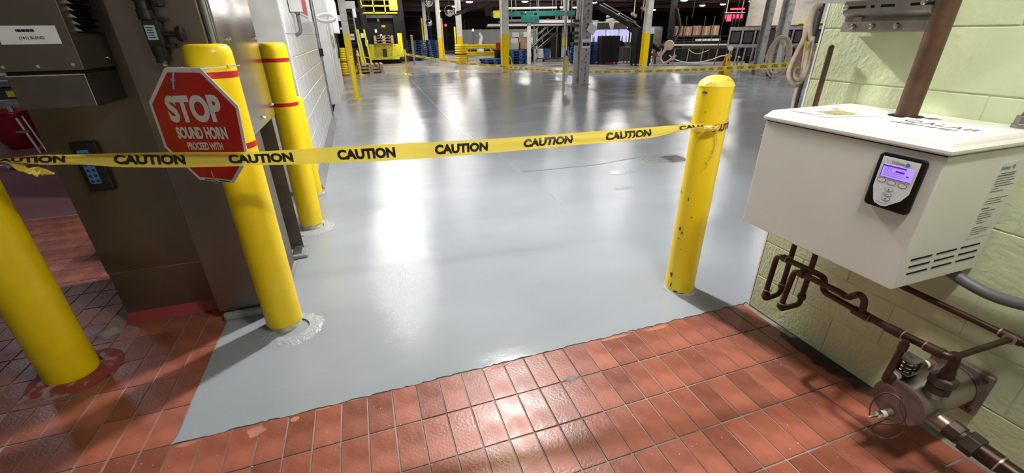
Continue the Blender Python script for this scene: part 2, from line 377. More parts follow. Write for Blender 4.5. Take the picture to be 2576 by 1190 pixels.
# stains with ragged edges
def stain(name, x0, y0, x1, y1, col, parent, grad, dens=.5, scale=14, z=.0012):
    m = bpy.data.materials.new(name); m.use_nodes = True; nt = m.node_tree; b = nt.nodes['Principled BSDF']; N = nt.nodes.new; L = nt.links.new
    b.inputs['Base Color'].default_value = (*col, 1); b.inputs['Roughness'].default_value = .7
    tc = N('ShaderNodeTexCoord'); n = N('ShaderNodeTexNoise'); n.inputs['Scale'].default_value = scale; n.inputs['Detail'].default_value = 6; L(tc.outputs['Object'], n.inputs['Vector'])
    sx = N('ShaderNodeSeparateXYZ'); L(tc.outputs['Generated'], sx.inputs[0])
    def soft(sock, full):      # fades to 0 at both ends, or only at the low end
        r = N('ShaderNodeValToRGB'); e = r.color_ramp.elements; e[0].position = 0; e[0].color = (0, 0, 0, 1); e[1].position = .5; e[1].color = (1, 1, 1, 1)
        if full: q = e.new(1.0); q.color = (0, 0, 0, 1)
        L(sock, r.inputs[0]); return r.outputs[0]
    mu = N('ShaderNodeMath'); mu.operation = 'MULTIPLY'; L(soft(sx.outputs[0], grad == 'round'), mu.inputs[0]); L(soft(sx.outputs[1], True), mu.inputs[1])
    ad = N('ShaderNodeMath'); ad.operation = 'MULTIPLY_ADD'; L(mu.outputs[0], ad.inputs[0]); ad.inputs[1].default_value = 1.1; L(n.outputs['Fac'], ad.inputs[2])
    r = N('ShaderNodeMapRange'); r.inputs[1].default_value = 1.55 - dens; r.inputs[2].default_value = 1.95 - dens; L(ad.outputs[0], r.inputs[0])
    L(r.outputs[0], b.inputs['Alpha'])
    return MB().add([(x0, y0, z), (x1, y0, z), (x1, y1, z), (x0, y1, z)], [(0, 1, 2, 3)]).build(name, m, parent)
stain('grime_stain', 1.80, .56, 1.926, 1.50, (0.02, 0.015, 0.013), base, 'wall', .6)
stain('mineral_stain', -1.62, 2.28, -1.30, 2.60, (0.42, 0.36, 0.34), base, 'round', .55, 9)
stain('mineral_stain', -1.75, 1.85, -1.25, 2.1, (0.36, 0.26, 0.24), base, 'round', .42, 12)
stain('water_stain', 1.45, .35, 1.75, .62, (0.06, 0.025, 0.02), base, 'round', .5, 8)
stain('grout_smear', .62, 1.27, .80, 1.345, (0.20, 0.19, 0.18), base, 'round', .6, 20)
# drain grate in the hall floor
dg_ = thing('drain_grate', 'square slotted floor drain set in the grey floor', 'drain', (3.55, 4.24, .003))
MB().box(-.11, -.11, -.004, .11, .11, .001).build('recess', 'matte_black', dg_)
for k in range(9):
    MB().box(-.11, -.105+k*.025, .001, .11, -.093+k*.025, .005).build('slat', 'galv', dg_)
MB().box(-.12, -.12, .0005, -.11, .12, .006).box(.11, -.12, .0005, .12, .12, .006).box(-.12, -.12, .0005, .12, -.11, .006).box(-.12, .11, .0005, .12, .12, .006).build('frame', 'galv', dg_)

# ---- green concrete block wall
CH = .20315
wallr = struct(MB().box(XW+.0015, -3.2, 0, XW+.19, 1.494, 3.5).build('wall_right', 'mortar'), 'pale green painted concrete block wall')
bl = MB().box(-.002, -.1995, -.0988, .012, .1995, .0988).build('block', 'cmu', wallr, bevel=.0025, seg=2)
first = True
for c in range(0, 9):
    y1 = 1.492; odd = c % 2
    off = .406 if odd == 0 else .20
    ys = []; y = 1.492
    nxt = {0: 1.06, 1: 1.27}[odd]
    while y > -.9:
        ys.append((nxt, y)); y = nxt; nxt = y - .406
    for ya, yb in ys:
        zc = c*CH + CH/2
        o = bl if first else bl.copy()
        if not first: COL.objects.link(o); o.parent = wallr
        first = False
        o.location = (XW, (ya+yb)/2, zc); o.scale = (1, (yb-ya-.0035)/.399, 1)
struct(MB().box(XW-.003, 1.492, .0, XW+.195, 1.500, 3.5).build('trim_1', 'white'), 'white corner bead at the end of the green wall')

# ---- hall shell, near room shell
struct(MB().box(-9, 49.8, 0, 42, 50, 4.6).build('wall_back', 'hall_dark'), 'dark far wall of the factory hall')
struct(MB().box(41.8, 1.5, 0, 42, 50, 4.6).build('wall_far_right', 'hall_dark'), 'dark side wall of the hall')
struct(MB().box(XW+.19, 1.3, 0, 42, 1.49, 4.6).build('wall_front', 'white_paint'), 'hall wall beside the doorway')
struct(MB().box(-9.2, -3.2, 0, -9, 50, 4.6).build('wall_left', 'white_paint'), 'far left wall')
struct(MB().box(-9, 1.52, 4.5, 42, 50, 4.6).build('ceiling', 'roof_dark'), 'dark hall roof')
struct(MB().box(-9, -3.2, 3.5, 2.2, 1.52, 3.6).build('ceiling', 'white_paint'), 'white ceiling of the tiled room')
struct(MB().box(-9, -3.4, 0, 2.2, -3.2, 3.6).build('wall_rear', 'white_paint'), 'rear wall of the tiled room')

# ================================================================== LAMPS
def high_bay(x, y, z, label, m='lamp_on', r=.22, group='high bay lamps of the hall', top=4.5):
    t = thing('high_bay_lamp', label, 'lamp', (x, y, z), group)
    MB().lathe([(.05, .30), (.10, .28), (r*.75, .14), (r+.02, .03), (r+.02, .012), (r*.98, .012)], n=24).build('housing', 'galv', t, smooth=True)
    MB().lathe([(r*.96, .02), (r*.9, -.02), (r*.6, -.05), (.02, -.06)], n=24).build('lens', m, t, smooth=True)
    MB().tube([(0, 0, .28), (0, 0, top - z)], .012, 8).build('stem', 'galv', t)
    return t
for x, y in ((7.4, 30.0), (7.4, 34.5), (7.4, 41.4), (10.8, 29.0), (16.2, 35.0), (17.4, 35.2), (16.0, 29.5), (27.3, 32.1), (27.9, 30.5), (21.4, 27.0), (27.4, 38.8), (27.3, 27.1), (33.7, 32.2), (31.8, 26.7)):
    high_bay(x, y, 3.3, 'round high bay lamp glowing under the dark roof of the hall')
for x, y in ((.31, 9.2), (.6, 14.0), (1.9, 18.5), (2.4, 25.5), (10.6, 7.6), (9.6, 15.2), (14.5, 9.5), (15.5, 17.5), (23, 14), (20, 20)):
    high_bay(x, y, 3.45, 'round high bay lamp hanging over the grey hall floor')
for x, y in ((1.2, 23.8), (4.6, 22.6), (8.2, 20.4), (10.6, 22.6), (13.6, 19.4), (5.2, 28.0), (11.5, 33.0), (17.0, 17.2), (13.6, 14.6)):  # extra lamps above the view, added to brighten the back of the hall
    high_bay(x, y, 3.95, 'added high bay lamp out of view near the roof, brightening the machines')
high_bay(1.22, 3.55, 3.05, 'lamp hanging just past the doorway above the grey floor', 'door_lamp_on', .105, None)
rl = thing('ceiling_light', 'tube light fitting on the ceiling of the tiled room', 'lamp', (1.15, .30, 2.75))
MB().box(-.30, -.10, .02, .30, .10, .09).build('housing', 'white_paint', rl, bevel=.01)
MB().box(-.28, -.055, 0, .28, .055, .021).build('diffuser', 'room_lamp_on', rl)
MB().tube([(-.2, 0, .08), (-.2, 0, .76)], .008, 6).tube([(.2, 0, .08), (.2, 0, .76)], .008, 6).build('rod', 'galv', rl)
high_bay(-4.6, 6.6, 3.2, 'lamp over the maroon floor of the passage', 'passage_lamp_on', .2, None)

# ================================================================== BOLLARDS
def bollard(name, label, x, y, h, r, m='yellow', stripes=(), ring=True, cap='sleeve', lean=(0, 0), z0=.035, group='yellow guard bollards'):
    t = thing(name, label, 'bollard', (x, y, 0), group)
    if cap == 'sleeve':
        prof = [(r, z0), (r, h-.055), (r*.985, h-.03), (r*.93, h-.012), (r*.82, h-.002), (r*.6, h+.001), (.01, h+.001)]
        MB().lathe(prof, n=48, lean=lean).build('sleeve', m, t, smooth=True)
        MB().lathe([(r*.93, 0.0), (r*.93, z0+.02)], n=40).build('post', 'cream', t, smooth=True)
    else:
        MB().lathe([(r, 0), (r, h-.04)], n=48, lean=lean).build('post', m, t, smooth=True)
        prof = [(r*1.005, h-.041), (r*1.025, h-.038), (r*1.01, h-.033), (r*.88, h-.014), (r*.6, h+.003), (r*.3, h+.009), (.01, h+.011)]
        MB().lathe(prof, n=48, lean=lean).build('cap', 'yellow_cap', t, smooth=True)
    for z in stripes:
        MB().lathe([(r*.99, z-.013), (r+.0012, z-.012), (r+.0012, z+.012), (r*.99, z+.013)], n=48, lean=lean).build('reflective_band', 'red_stripe', t, smooth=True)
    return t
b_stop = bollard('bollard', 'yellow sleeve bollard with red bands behind the stop sign', -.58, 2.205, 1.40, .089, stripes=(1.285, .99), lean=(.006, .0))
b_two = bollard('bollard', 'yellow sleeve bollard with red bands beside the white block wall', -.545, 3.57, 1.39, .087, stripes=(1.28, .985), lean=(.012, 0), z0=.05)
b_left = bollard('bollard', 'plain yellow bollard standing on the red tiles', -1.49, 2.14, 1.35, .098, stripes=(1.2,), z0=.004)
b_right = bollard('bollard', 'chipped yellow steel bollard with domed cap and caution tape knot', 1.665, 1.775, 1.215, .083, m='yellow_worn', cap='dome', lean=(.004, 0))
# chips and bare spots on the right bollard
mc = mat('chipped_metal', (0.035, 0.03, 0.028), .6)
for a, z, w, h in ((-2.95, .42, .016, .03), (-2.75, .40, .010, .02), (-2.9, .36, .008, .012), (-3.0, .12, .02, .035), (-2.9, .055, .01, .03), (-2.5, .02, .03, .014), (-2.2, .012, .05, .01), (-2.85, 1.15, .03, .012), (-2.6, 1.06, .006, .006), (-2.7, .60, .006, .02), (-2.3, .5, .012, .004), (-2.62, .3, .006, .008)):
    ca, sa = math.cos(a), math.sin(a); p = Vector((ca*.0832, sa*.0832, z)); u = Vector((-sa, ca, 0))
    poly = [(w/2*math.cos(q)*random.uniform(.6, 1.2), h/2*math.sin(q)*random.uniform(.6, 1.2)) for q in [2*math.pi*k/9 for k in range(9)]]
    MB().prism(poly, p, u, (0, 0, 1), (ca*.0012, sa*.0012, 0)).build('paint_chip', mc, b_right)
# rough epoxy collars round the feet
def collar(x, y, r0, r1, m, label_parent, seed, sx=1.0):
    random.seed(seed); n = 40; vs = []; fs = []
    for i, (rr, z) in enumerate(((r0, .012), ((r0+r1)/2, .010), (r1, .0018))):
        for k in range(n):
            a = 2*math.pi*k/n; j = 1 if i == 0 else random.uniform(.93, 1.07)
            vs.append((x + rr*j*math.cos(a)*(sx if i else 1), y + rr*j*math.sin(a), z + (random.uniform(-.002, .003) if i == 1 else 0)))
    for i in range(2):
        for k in range(n): k2 = (k+1) % n; fs.append((i*n+k, i*n+k2, (i+1)*n+k2, (i+1)*n+k))
    return MB().add(vs, fs).build('floor_collar', m, label_parent, smooth=True)
M['wet_epoxy'] = mat('lumpy_epoxy', (0.36, 0.395, 0.425), 0.10, bump=.9, bscale=55)
collar(.045, -.065, .082, .15, 'wet_epoxy', b_stop, 3)
collar(.01, -.01, .08, .16, 'wet_epoxy', b_two, 5)
collar(.0, .0, .082, .10, 'wet_epoxy', b_right, 6)
M['red_collar'] = mat('red_collar_paint', (0.27, 0.045, 0.04), 0.5, col2=(0.42, 0.33, 0.30), scale=16, lo=.38, hi=.46, bump=.4, bscale=40)
collar(.02, -.005, .095, .165, 'red_collar', b_left, 8, sx=1.1)
random.seed(11)

# guard post at the end of the white wall
gp = thing('guard_post', 'slim chipped yellow post guarding the corner of the white wall', 'post', (-.565, 4.43, 0))
MB().lathe([(.055, 0), (.055, .90), (.05, .925), (.02, .94)], n=24).build('post', 'yellow_worn', gp, smooth=True)
MB().lathe([(.09, .0), (.08, .018), (.06, .025)], n=24).build('foot', 'grey_curb', gp, smooth=True)

# ================================================================== STOP SIGN
a = R(35)
SU = Vector((math.cos(a), -math.sin(a), 0)); SN = Vector((-math.sin(a), -math.cos(a), 0)); SV = Vector((0, 0, 1)); SO = Vector((-.654, 2.07, 1.08))
OCT = [(-.062, .241), (.117, .241), (.249, .106), (.226, -.098), (.110, -.213), (-.079, -.213), (-.216, -.078), (-.212, .109)]
sign = thing('stop_sign', 'red octagonal stop sign with white lettering tied to the bollard', 'sign', (-.654, 2.07, 1.08))
def sp(u, v, n=0.0): return SU*u + SV*v + SN*n
MB().prism(OCT[::-1], (0, 0, 0), SU, SV, SN*-.003).build('plate', 'sign_white', sign, bevel=.001, seg=1)
inner = [(x*.93+.0015, y*.93) for x, y in OCT]
MB().prism(inner[::-1], SN*.0002, SU, SV, SN*.0005).build('red_field', 'sign_red', sign)
def stext(name, s, u0, v0, w, h, bold, sl=0.0):
    return text(name, s, sp(u0, v0, .0012), SU*w + SV*sl, SV*h + SU*0.0, 'sign_white', sign, bold)
stext('lettering', 'STOP', -.122, .030, .285, .106, .05, .012)
stext('lettering', 'SOUND HORN', -.114, -.036, .268, .050, .05, .010)
stext('lettering', 'PROCEED WITH', -.078, -.080, .190, .032, .045, .008)
for u0, u1 in ((-.045, .018), (.030, .090)): MB().prism([(u0, -.2085), (u1, -.2085), (u1, -.2045), (u0, -.2045)], SN*.0010, SU, SV, SN*.0003).build('small_print', 'ink', sign)
MB().tube([sp(-.02, .225, .003), sp(-.022, .20, .012), sp(-.03, .165, .016)], .0035, 8).cbox(sp(-.022, .198, .012), (.012, .01, .010)).build('cable_tie', 'tie_blue', sign)
MB().tube([sp(.02, -.215, .003), sp(.015, -.19, .008), sp(.012, -.165, .006)], .002, 6).cbox(sp(.02, -.212, .006), (.014, .012, .010)).build('wire_tie', 'galv', sign)
# white cable tie round the bollard holding the sign
ct = MB().tube([(-.70, 2.12, 1.318), (-.66, 2.10, 1.318)] + [(-.58+.0925*math.cos(R(d)), 2.205+.0925*math.sin(R(d)), 1.318+.004*math.sin(R(d))) for d in range(-125, 200, 12)], .0032, 8)
tie = tag(ct.build('cable_tie', 'tie_white'), 'white cable tie looped around the bollard above the stop sign', 'cable tie')
MB().cbox((-.492, 2.15, 1.318), (.014, .012, .010), .3).tube([(-.492, 2.15, 1.318), (-.455, 2.14, 1.319)], .0025, 6).build('tie_head', 'tie_white', tie)

# ================================================================== CAUTION TAPE (near)
def catmull(tab, s):
    for i in range(len(tab) - 1):
        if s <= tab[i+1][0] or i == len(tab) - 2:
            p0 = tab[max(i-1, 0)]; p1 = tab[i]; p2 = tab[i+1]; p3 = tab[min(i+2, len(tab)-1)]
            t = (s - p1[0]) / (p2[0] - p1[0])
            return [.5*((2*p1[k]) + (p2[k]-p0[k])*t + (2*p0[k]-5*p1[k]+4*p2[k]-p3[k])*t*t + (3*p1[k]-p0[k]-3*p2[k]+p3[k])*t**3) for k in range(1, len(p1))]
def clip_rows(g, fs, rows):
    bm = bmesh.new(); vs = [bm.verts.new((a, b, 0)) for a, b in g]
    for f_ in fs:
        try: bm.faces.new([vs[i] for i in f_])
        except ValueError: pass
    for r_ in rows:
        bmesh.ops.bisect_plane(bm, geom=bm.verts[:] + bm.edges[:] + bm.faces[:], plane_co=(0, r_, 0), plane_no=(0, 1, 0))
    bm.verts.index_update()
    G = [(v.co.x, v.co.y) for v in bm.verts]; F = [tuple(v.index for v in f_.verts) for f_ in bm.faces]; bm.free(); return G, F
def tape(name, label, A, d, n, tab, words, length, word_len, mirror=False, h0=.17, h1=.83, step=.04, parent_group=None, bold=.055):
    """tab rows: s, z_top, z_bottom, bulge, fold ; A start point (xy), d direction, n normal towards the viewer"""
    def P(s, t, off=0.0):
        zt, zb, bu, fo = catmull(tab, s)
        w = fo*(math.sin(t*math.pi*2.0 + s*1.7) + .5*math.sin(t*math.pi*4 + s*3.1))
        return A + d*s + n*(bu + w + off) + Vector((0, 0, zb + (zt-zb)*t))
    t_ = thing(name, label, 'caution tape', tuple(A))
    NT = 10; NS = int(length/step); vs = []; fs = []
    for i in range(NS + 1):
        for k in range(NT + 1): vs.append(P(length*i/NS, k/NT) - A)
    for i in range(NS):
        for k in range(NT): q = i*(NT+1)+k; fs.append((q, q+NT+1, q+NT+2, q+1))
    MB().add(vs, fs).build('film', 'tape', t_, smooth=True)
    for s0 in words:
        g, f_ = text_geo('CAUTION', bold); g, f_ = clip_rows(g, f_, [.15*k for k in range(1, 7)])
        vv = []
        for a_, b_ in g:
            ss = s0 + (1-a_ if mirror else a_)*word_len
            vv.append(P(min(max(ss, 0), length), h0 + (h1-h0)*b_, .0012) - A)
        MB().add(vv, f_).build('lettering', 'ink', t_)
    return t_
A0 = Vector((-1.49, 2.04, 0)); B0 = Vector((1.60, 1.71, 0)); dd = (B0 - A0).normalized(); nn = Vector((dd.y, -dd.x, 0))
tab = [(0, 1.045, 1.030, .0, .002), (.252, 1.041, 1.027, .0, .004), (.351, 1.047, 1.011, 0, .006), (.442, 1.042, 1.005, 0, .007), (.597, 1.037, .983, .0, .007), (.81, 1.025, .965, .0, .005),
       (1.037, 1.013, .957, .012, .003), (1.206, 1.009, .947, .005, .002), (1.598, 1.005, .934, 0, .002), (2.001, 1.000, .936, 0, .004), (2.402, 1.003, .945, 0, .005), (2.804, 1.007, .955, 0, .005), (3.017, 1.010, .985, 0, .004), (3.09, 1.006, .992, .0, .003)]
near_tape = tape('caution_tape', 'yellow caution tape stretched across the doorway in front of the stop sign', A0, dd, nn, tab,
     [.185, .57, .96, 1.366, 1.769, 2.168, 2.567, 2.96 - .01], 3.09, .235, step=.025)
# wrap and knot on the right bollard
wr = MB(); vs = []; fs = []
cx_, cy_ = 1.668 - float(A0.x), 1.775 - float(A0.y)
for i in range(41):
    q = R(-200 + 400*i/40 - 90); rr = .0865 + .002*math.sin(i*1.7)
    zt = 1.008 + .014*math.sin(i*.35) ; zb = .968 + .010*math.sin(i*.35 + .6)
    for k in range(5):
        z = zb + (zt-zb)*k/4; vs.append((cx_ + (rr+.0015*math.sin(k*2+i))*math.cos(q), cy_ + (rr+.0015*math.sin(k*2+i))*math.sin(q), z))
for i in range(40):
    for k in range(4): q = i*5+k; fs.append((q, q+5, q+6, q+1))
wr.add(vs, fs).build('bollard_wrap', 'tape', near_tape, smooth=True)
g, f_ = text_geo('CAUTION', .03); vv = []
for a_, b_ in g:
    q = R(-128 + 105*a_); vv.append((cx_ + .0905*math.cos(q), cy_ + .0905*math.sin(q), .966 + .036*b_ + .01*a_))
MB().add(vv, f_).build('lettering', 'ink', near_tape)
kn = Vector((1.622, 1.690, .990)) - A0
mb = MB()
for k in range(7):
    aa = k*.9; mb.tube(smoothpath([kn + Vector((-.05, .01, .006*math.sin(aa))), kn + Vector((-.015, -.008 - .004*(k % 3), .012*math.cos(aa))), kn + Vector((.012, -.012, -.01*math.sin(aa*1.3))), kn + Vector((.045, .012, .010*math.cos(aa*.7)))], 4), .005, 6)
mb.build('knot', 'tape', near_tape, smooth=True)
mb = MB()
mb.tube(smoothpath([kn + Vector((.006, -.01, -.01)), kn + Vector((.016, -.012, -.04)), kn + Vector((.024, -.012, -.075)), kn + Vector((.018, -.014, -.105)), kn + Vector((.008, -.02, -.13)), kn + Vector((-.012, -.018, -.14))], 5), [.004]*13 + [.006]*6 + [.004]*7, 6)
mb.tube(smoothpath([kn + Vector((.018, -.014, -.105)), kn + Vector((.004, -.016, -.15)), kn + Vector((-.006, -.016, -.17)), kn + Vector((-.018, -.014, -.172))], 5), .003, 6)
mb.build('tail', 'tape', near_tape, smooth=True)
# crumpled tape end near the left bollard
mb = MB()
for k in range(9):
    mb.tube(smoothpath([(.235 + .012*k*.4, -.02, 1.03 - .002*k), (.27 + .006*k, -.03 - .01*(k % 3), 1.005 - .004*k), (.30 + .008*(k % 4), -.02, .985 + .006*(k % 3)), (.325 + .004*k, -.03, .972)], 4), .0045, 6)
mb.build('loose_end', 'tape', near_tape, smooth=True)

# ================================================================== STEEL CABINET AND COLUMN ON THE LEFT
cab = thing('steel_cabinet', 'brushed steel cabinet with louvred hood and keypad behind the bollards', 'cabinet', (-1.17, 2.53, 0))
cab_o = Vector((-1.17, 2.53, 0))
def cb(x0, y0, z0, x1, y1, z1): return MB().box(x0+1.17, y0-2.53, z0, x1+1.17, y1-2.53, z1)
cb(-1.412, 2.53, .305, -.934, 3.2, 2.6).build('body', 'steel', cab, bevel=.003)
cb(-1.408, 2.532, .05, -.934, 3.2, .301).build('kick_panel', 'steel', cab, bevel=.003)
cb(-1.406, 2.529, .300, -.938, 2.535, .306).build('seam_strip', 'galv', cab)
cb(-1.275, 2.26, 1.175, -1.03, 2.535, 1.300).build('hood_base', 'steel_dark', cab, bevel=.003)
cb(-1.28, 2.255, 1.315, -1.022, 2.535, 2.5).build('hood', 'steel', cab, bevel=.003)
cb(-1.272, 2.265, 1.298, -1.032, 2.535, 1.318).build('hood_gap', 'matte_black', cab)
cb(-1.275, 2.2585, 1.297, -1.028, 2.262, 1.3015).build('hood_lip', 'chrome', cab)
cb(-1.0325, 2.2585, 1.178, -1.029, 2.262, 1.30).build('hood_lip', 'chrome', cab)
for k in range(9):
    z = 1.455 + k*.024
    l = MB(); vs = []
    l.add([(-1.0235+1.17, 2.31-2.53, z), (-1.0235+1.17, 2.50-2.53, z), (-1.004+1.17, 2.49-2.53, z-.003), (-1.004+1.17, 2.32-2.53, z-.003), (-1.0235+1.17, 2.31-2.53, z+.016), (-1.0235+1.17, 2.50-2.53, z+.016)],
          [(0, 1, 2, 3), (4, 3, 2, 5), (0, 3, 4), (1, 5, 2)])
    l.build('louvre', 'steel_bright', cab)
    cb(-1.0232, 2.315, z-.008, -1.0205, 2.495, z-.0005).build('louvre_slot', 'matte_black', cab)
for x, y, z in ((-1.265, 2.252, 1.333), (-1.16, 2.252, 1.333), (-1.05, 2.252, 1.335)):
    MB().lathe([(.006, 0), (.006, .006)], (x+1.17, y-2.53, z), 10, 'Y').build('screw', 'chrome', cab)
for y, z in ((2.47, 1.352), (2.46, 1.53)):
    MB().lathe([(.006, 0), (.006, .006)], (-1.022+1.17, y-2.53, z), 10, 'X').build('screw', 'chrome', cab)
lbl = cb(-1.236, 2.2525, 1.410, -1.057, 2.2545, 1.473).build('asset_label', 'white', cab)
for k in range(13):
    cb(-1.178 + k*.0043, 2.2515, 1.452, -1.1755 + k*.0043 + .0012*(k % 3), 2.2525, 1.461).build('barcode_bar', 'ink', lbl)
text('lettering', '(141) BLEND', (-1.177+1.17, 2.2515-2.53, 1.424), (.075, 0, 0), (0, 0, .013), 'ink', lbl, .01)
kp = thing('access_keypad', 'black wall keypad with blue buttons on the steel cabinet', 'keypad', (-1.26, 2.53, .875))
MB().box(-.052, -.028, -.118, .052, -.001, .122).build('case', 'black', kp, bevel=.008)
MB().box(-.030, -.030, -.078, .012, -.0275, .084).build('button_sheet', 'keypad_blue', kp)
for r_ in range(6):
    for c_ in range(2):
        MB().lathe([(.0075, 0), (.0075, .0015)], (-.0195 + c_*.021, -.0315, -.065 + r_*.026), 12, 'Y').build('button', 'key_dark', kp)
curb = thing('cove_curb', 'chipped red painted curb along the foot of the steel cabinet', 'curb', (-1.17, 2.53, 0))
MB().add([(-.245, -.035, -.002), (.26, -.035, -.002), (.24, .0, .055), (-.242, .0, .055), (-.245, .3, -.002), (.26, .3, -.002), (.24, .3, .052), (-.242, .3, .052)],
         [(0, 1, 2, 3), (3, 2, 6, 7), (0, 3, 7, 4), (1, 5, 6, 2), (4, 7, 6, 5)]).build('curb', 'red_paint', curb, bevel=.006)
# column cladding right of the cabinet
clm = thing('steel_column', 'tall stainless clad door column beside the second bollard', 'column', (-.74, 2.37, 0))
def cl(x0, y0, z0, x1, y1, z1): return MB().box(x0+.74, y0-2.37, z0, x1+.74, y1-2.37, z1)
cl(-.928, 2.372, .045, -.60, 2.9, 2.6).build('front_cladding', 'steel', clm, bevel=.006)
cl(-.934, 2.50, .02, -.929, 2.56, 2.6).build('seam', 'matte_black', clm)
MB().lathe([(.018, 0), (.018, 1.7)], (-.585+.74, 2.395-2.37, .90), 20).build('rounded_edge', 'steel_bright', clm, smooth=True)
cl(-.575, 2.40, .955, -.562, 3.27, 2.6).build('side_panel', 'steel_bright', clm, bevel=.003)
cl(-.66, 2.9, .955, -.575, 3.25, 2.6).build('side_housing', 'steel_dark', clm)
cl(-.90, 2.9, .05, -.66, 3.14, .955).build('door_guide', 'steel_dark', clm, bevel=.004)
MB().box(-.655+.74, 3.05-2.37, .03, -.650+.74, 3.14-2.37, .955).box(-.66+.74, 3.128-2.37, .03, -.565+.74, 3.135-2.37, .955).build('guide_channel', 'steel_dark', clm)
cl(-.62, 3.03, .03, -.57, 3.128, .05).build('channel_foot', 'galv', clm)
for y, z in ((3.2, 1.42), (3.22, 1.03), (2.87, 1.0), (2.55, 1.42)):
    MB().lathe([(.010, 0), (.010, .006), (.006, .012), (.003, .016)], (-.562+.74, y-2.37, z), 10, 'X').build('bolt', 'chrome', clm)
cl(-.905, 2.335, .0, -.56, 2.372, .05).build('base_curb', 'grey_curb', clm, bevel=.015)
cl(-.66, 3.0, .0, -.53, 3.17, .03).build('base_curb', 'grey_curb', clm, bevel=.01)
# black pull switch on the column
sw = thing('pull_switch', 'black rotary safety switch mounted on the steel column', 'switch', (-.775, 2.37, 1.45))
MB().cbox((.0, -.028, -.008), (.060, .05, .105)).build('body', 'black', sw, bevel=.008)
MB().lathe([(.026, -.12), (.022, -.10), (.028, -.085), (.028, -.055)], (-.004, -.028, 0), 16).build('gland', 'black', sw, smooth=True)
MB().lathe([(.012, -.135), (.012, -.118)], (-.004, -.028, 0), 12).build('cable_ferrule', 'solder', sw, smooth=True)
MB().lathe([(.028, .045), (.028, .08), (.024, .082), (.024, .11), (.030, .112), (.030, .19)], (-.012, -.028, 0), 16).build('cable_gland', 'black', sw, smooth=True)
MB().cbox((.045, -.03, .13), (.03, .045, .08)).build('side_gland', 'black', sw, bevel=.006)
MB().lathe([(.010, .0), (.010, .045), (.026, .047), (.030, .055), (.030, .066), (.022, .072)], (.030, -.028, -.010), 20, 'X').build('knob', 'black', sw, smooth=True)
for z in (.045, -.055): MB().cbox((.042, -.028, z), (.03, .03, .018)).build('lug', 'black', sw, bevel=.004)
MB().cbox((-.004, -.0535, -.004), (.036, .001, .055)).build('rating_plate', mat('pale_plate', (0.30, 0.42, 0.45), .4), sw)
for k in range(5):
    MB().cbox((-.006, -.0545, .014 - k*.009), (.024 - .004*(k % 2), .0006, .003)).build('print_line', 'ink', sw)

# ================================================================== WHITE WALL ON THE LEFT OF THE HALL
wl = struct(MB().box(-1.5, 4.70, 0, -.578, 8.9, 3.6).build('wall_white_block', 'grout'), 'white glazed block wall running into the hall')
wl.data.materials[0] = M['white_paint']
bl = MB().box(-.004, -.199, -.0985, .006, .199, .0985).build('block', 'white_block', wl, bevel=.003, seg=1)
first = True
for c in range(8):
    y = 4.78 if c % 2 else 4.78 - .2
    while y < 8.9:
        ya, yb = max(y, 4.78), min(y+.4, 8.9)
        if yb - ya > .03:
            o = bl if first else bl.copy()
            if not first: COL.objects.link(o); o.parent = wl
            first = False
            o.location = (-.574, (ya+yb)/2, c*.203 + .101 + .03); o.scale = (1, (yb-ya-.006)/.398, 1)
        y += .4
struct(MB().box(-1.5, 4.66, 0, -.572, 4.76, 3.6).build('trim_2', 'grey_paint'), 'grey white painted end of the block wall')
struct(MB().add([(-.60, 4.6, 0), (-.50, 4.6, 0), (-.57, 4.6, .11), (-.60, 8.9, 0), (-.50, 8.9, 0), (-.57, 8.9, .11)], [(0, 1, 2), (3, 5, 4), (1, 4, 5, 2), (0, 3, 4, 1), (0, 2, 5, 3)]).build('baseboard_left', 'grey_curb'), 'grey coved skirting of the white wall')
vent = thing('striped_grille', 'red and white striped grille high on the white block wall', 'grille', (-.565, 6.72, 1.68))
MB().box(-.012, -.95, .0, .0, .95, .5).build('backing', 'white', vent)
for k in range(22):
    MB().box(-.001, -.93 + k*.085, .02, .006, -.895 + k*.085, .48).build('red_bar', 'red_stripe', vent)
eb = thing('junction_box', 'grey electrical box with a bent conduit on the white wall end', 'electrical box', (-.52, 5.55, 1.66))
MB().box(-.05, -.09, .0, .06, .12, .3).build('box', 'grey_paint', eb, bevel=.006)
MB().tube(elbowpath([(.01, .0, .0), (.01, 0, -.19), (-.05, 0, -.22)], .05), .018, 12).build('conduit', 'conduit', eb, smooth=True)
MB().lathe([(.028, -.02), (.028, .0)], (.01, 0, 0), 12).build('gland', 'galv', eb)
cp = thing('wall_conduit', 'thin grey conduit with coupling running down the far end of the white wall', 'conduit', (-.55, 8.6, 0))
MB().tube([(0, 0, 1.1), (0, 0, 2.9)], .028, 10).build('pipe', 'galv', cp, smooth=True)
MB().tube([(0, 0, 1.12), (0, 0, 1.24)], .045, 10).build('coupling', 'black', cp, smooth=True)
MB().tube([(-.02, .18, .03), (-.02, .18, 1.6)], .03, 8).build('corner_pipe', 'galv', cp, smooth=True)
hr = thing('hose_loop', 'white hose loop hung from the end of the white wall', 'hose', (-.50, 8.75, 1.69))
MB().tube([(.13 + .14*math.cos(R(q)), .05*math.sin(R(q)), .055*math.sin(R(q)) + .02) for q in range(-170, 175, 12)], .028, 12).build('hose', 'hose_white', hr, smooth=True)
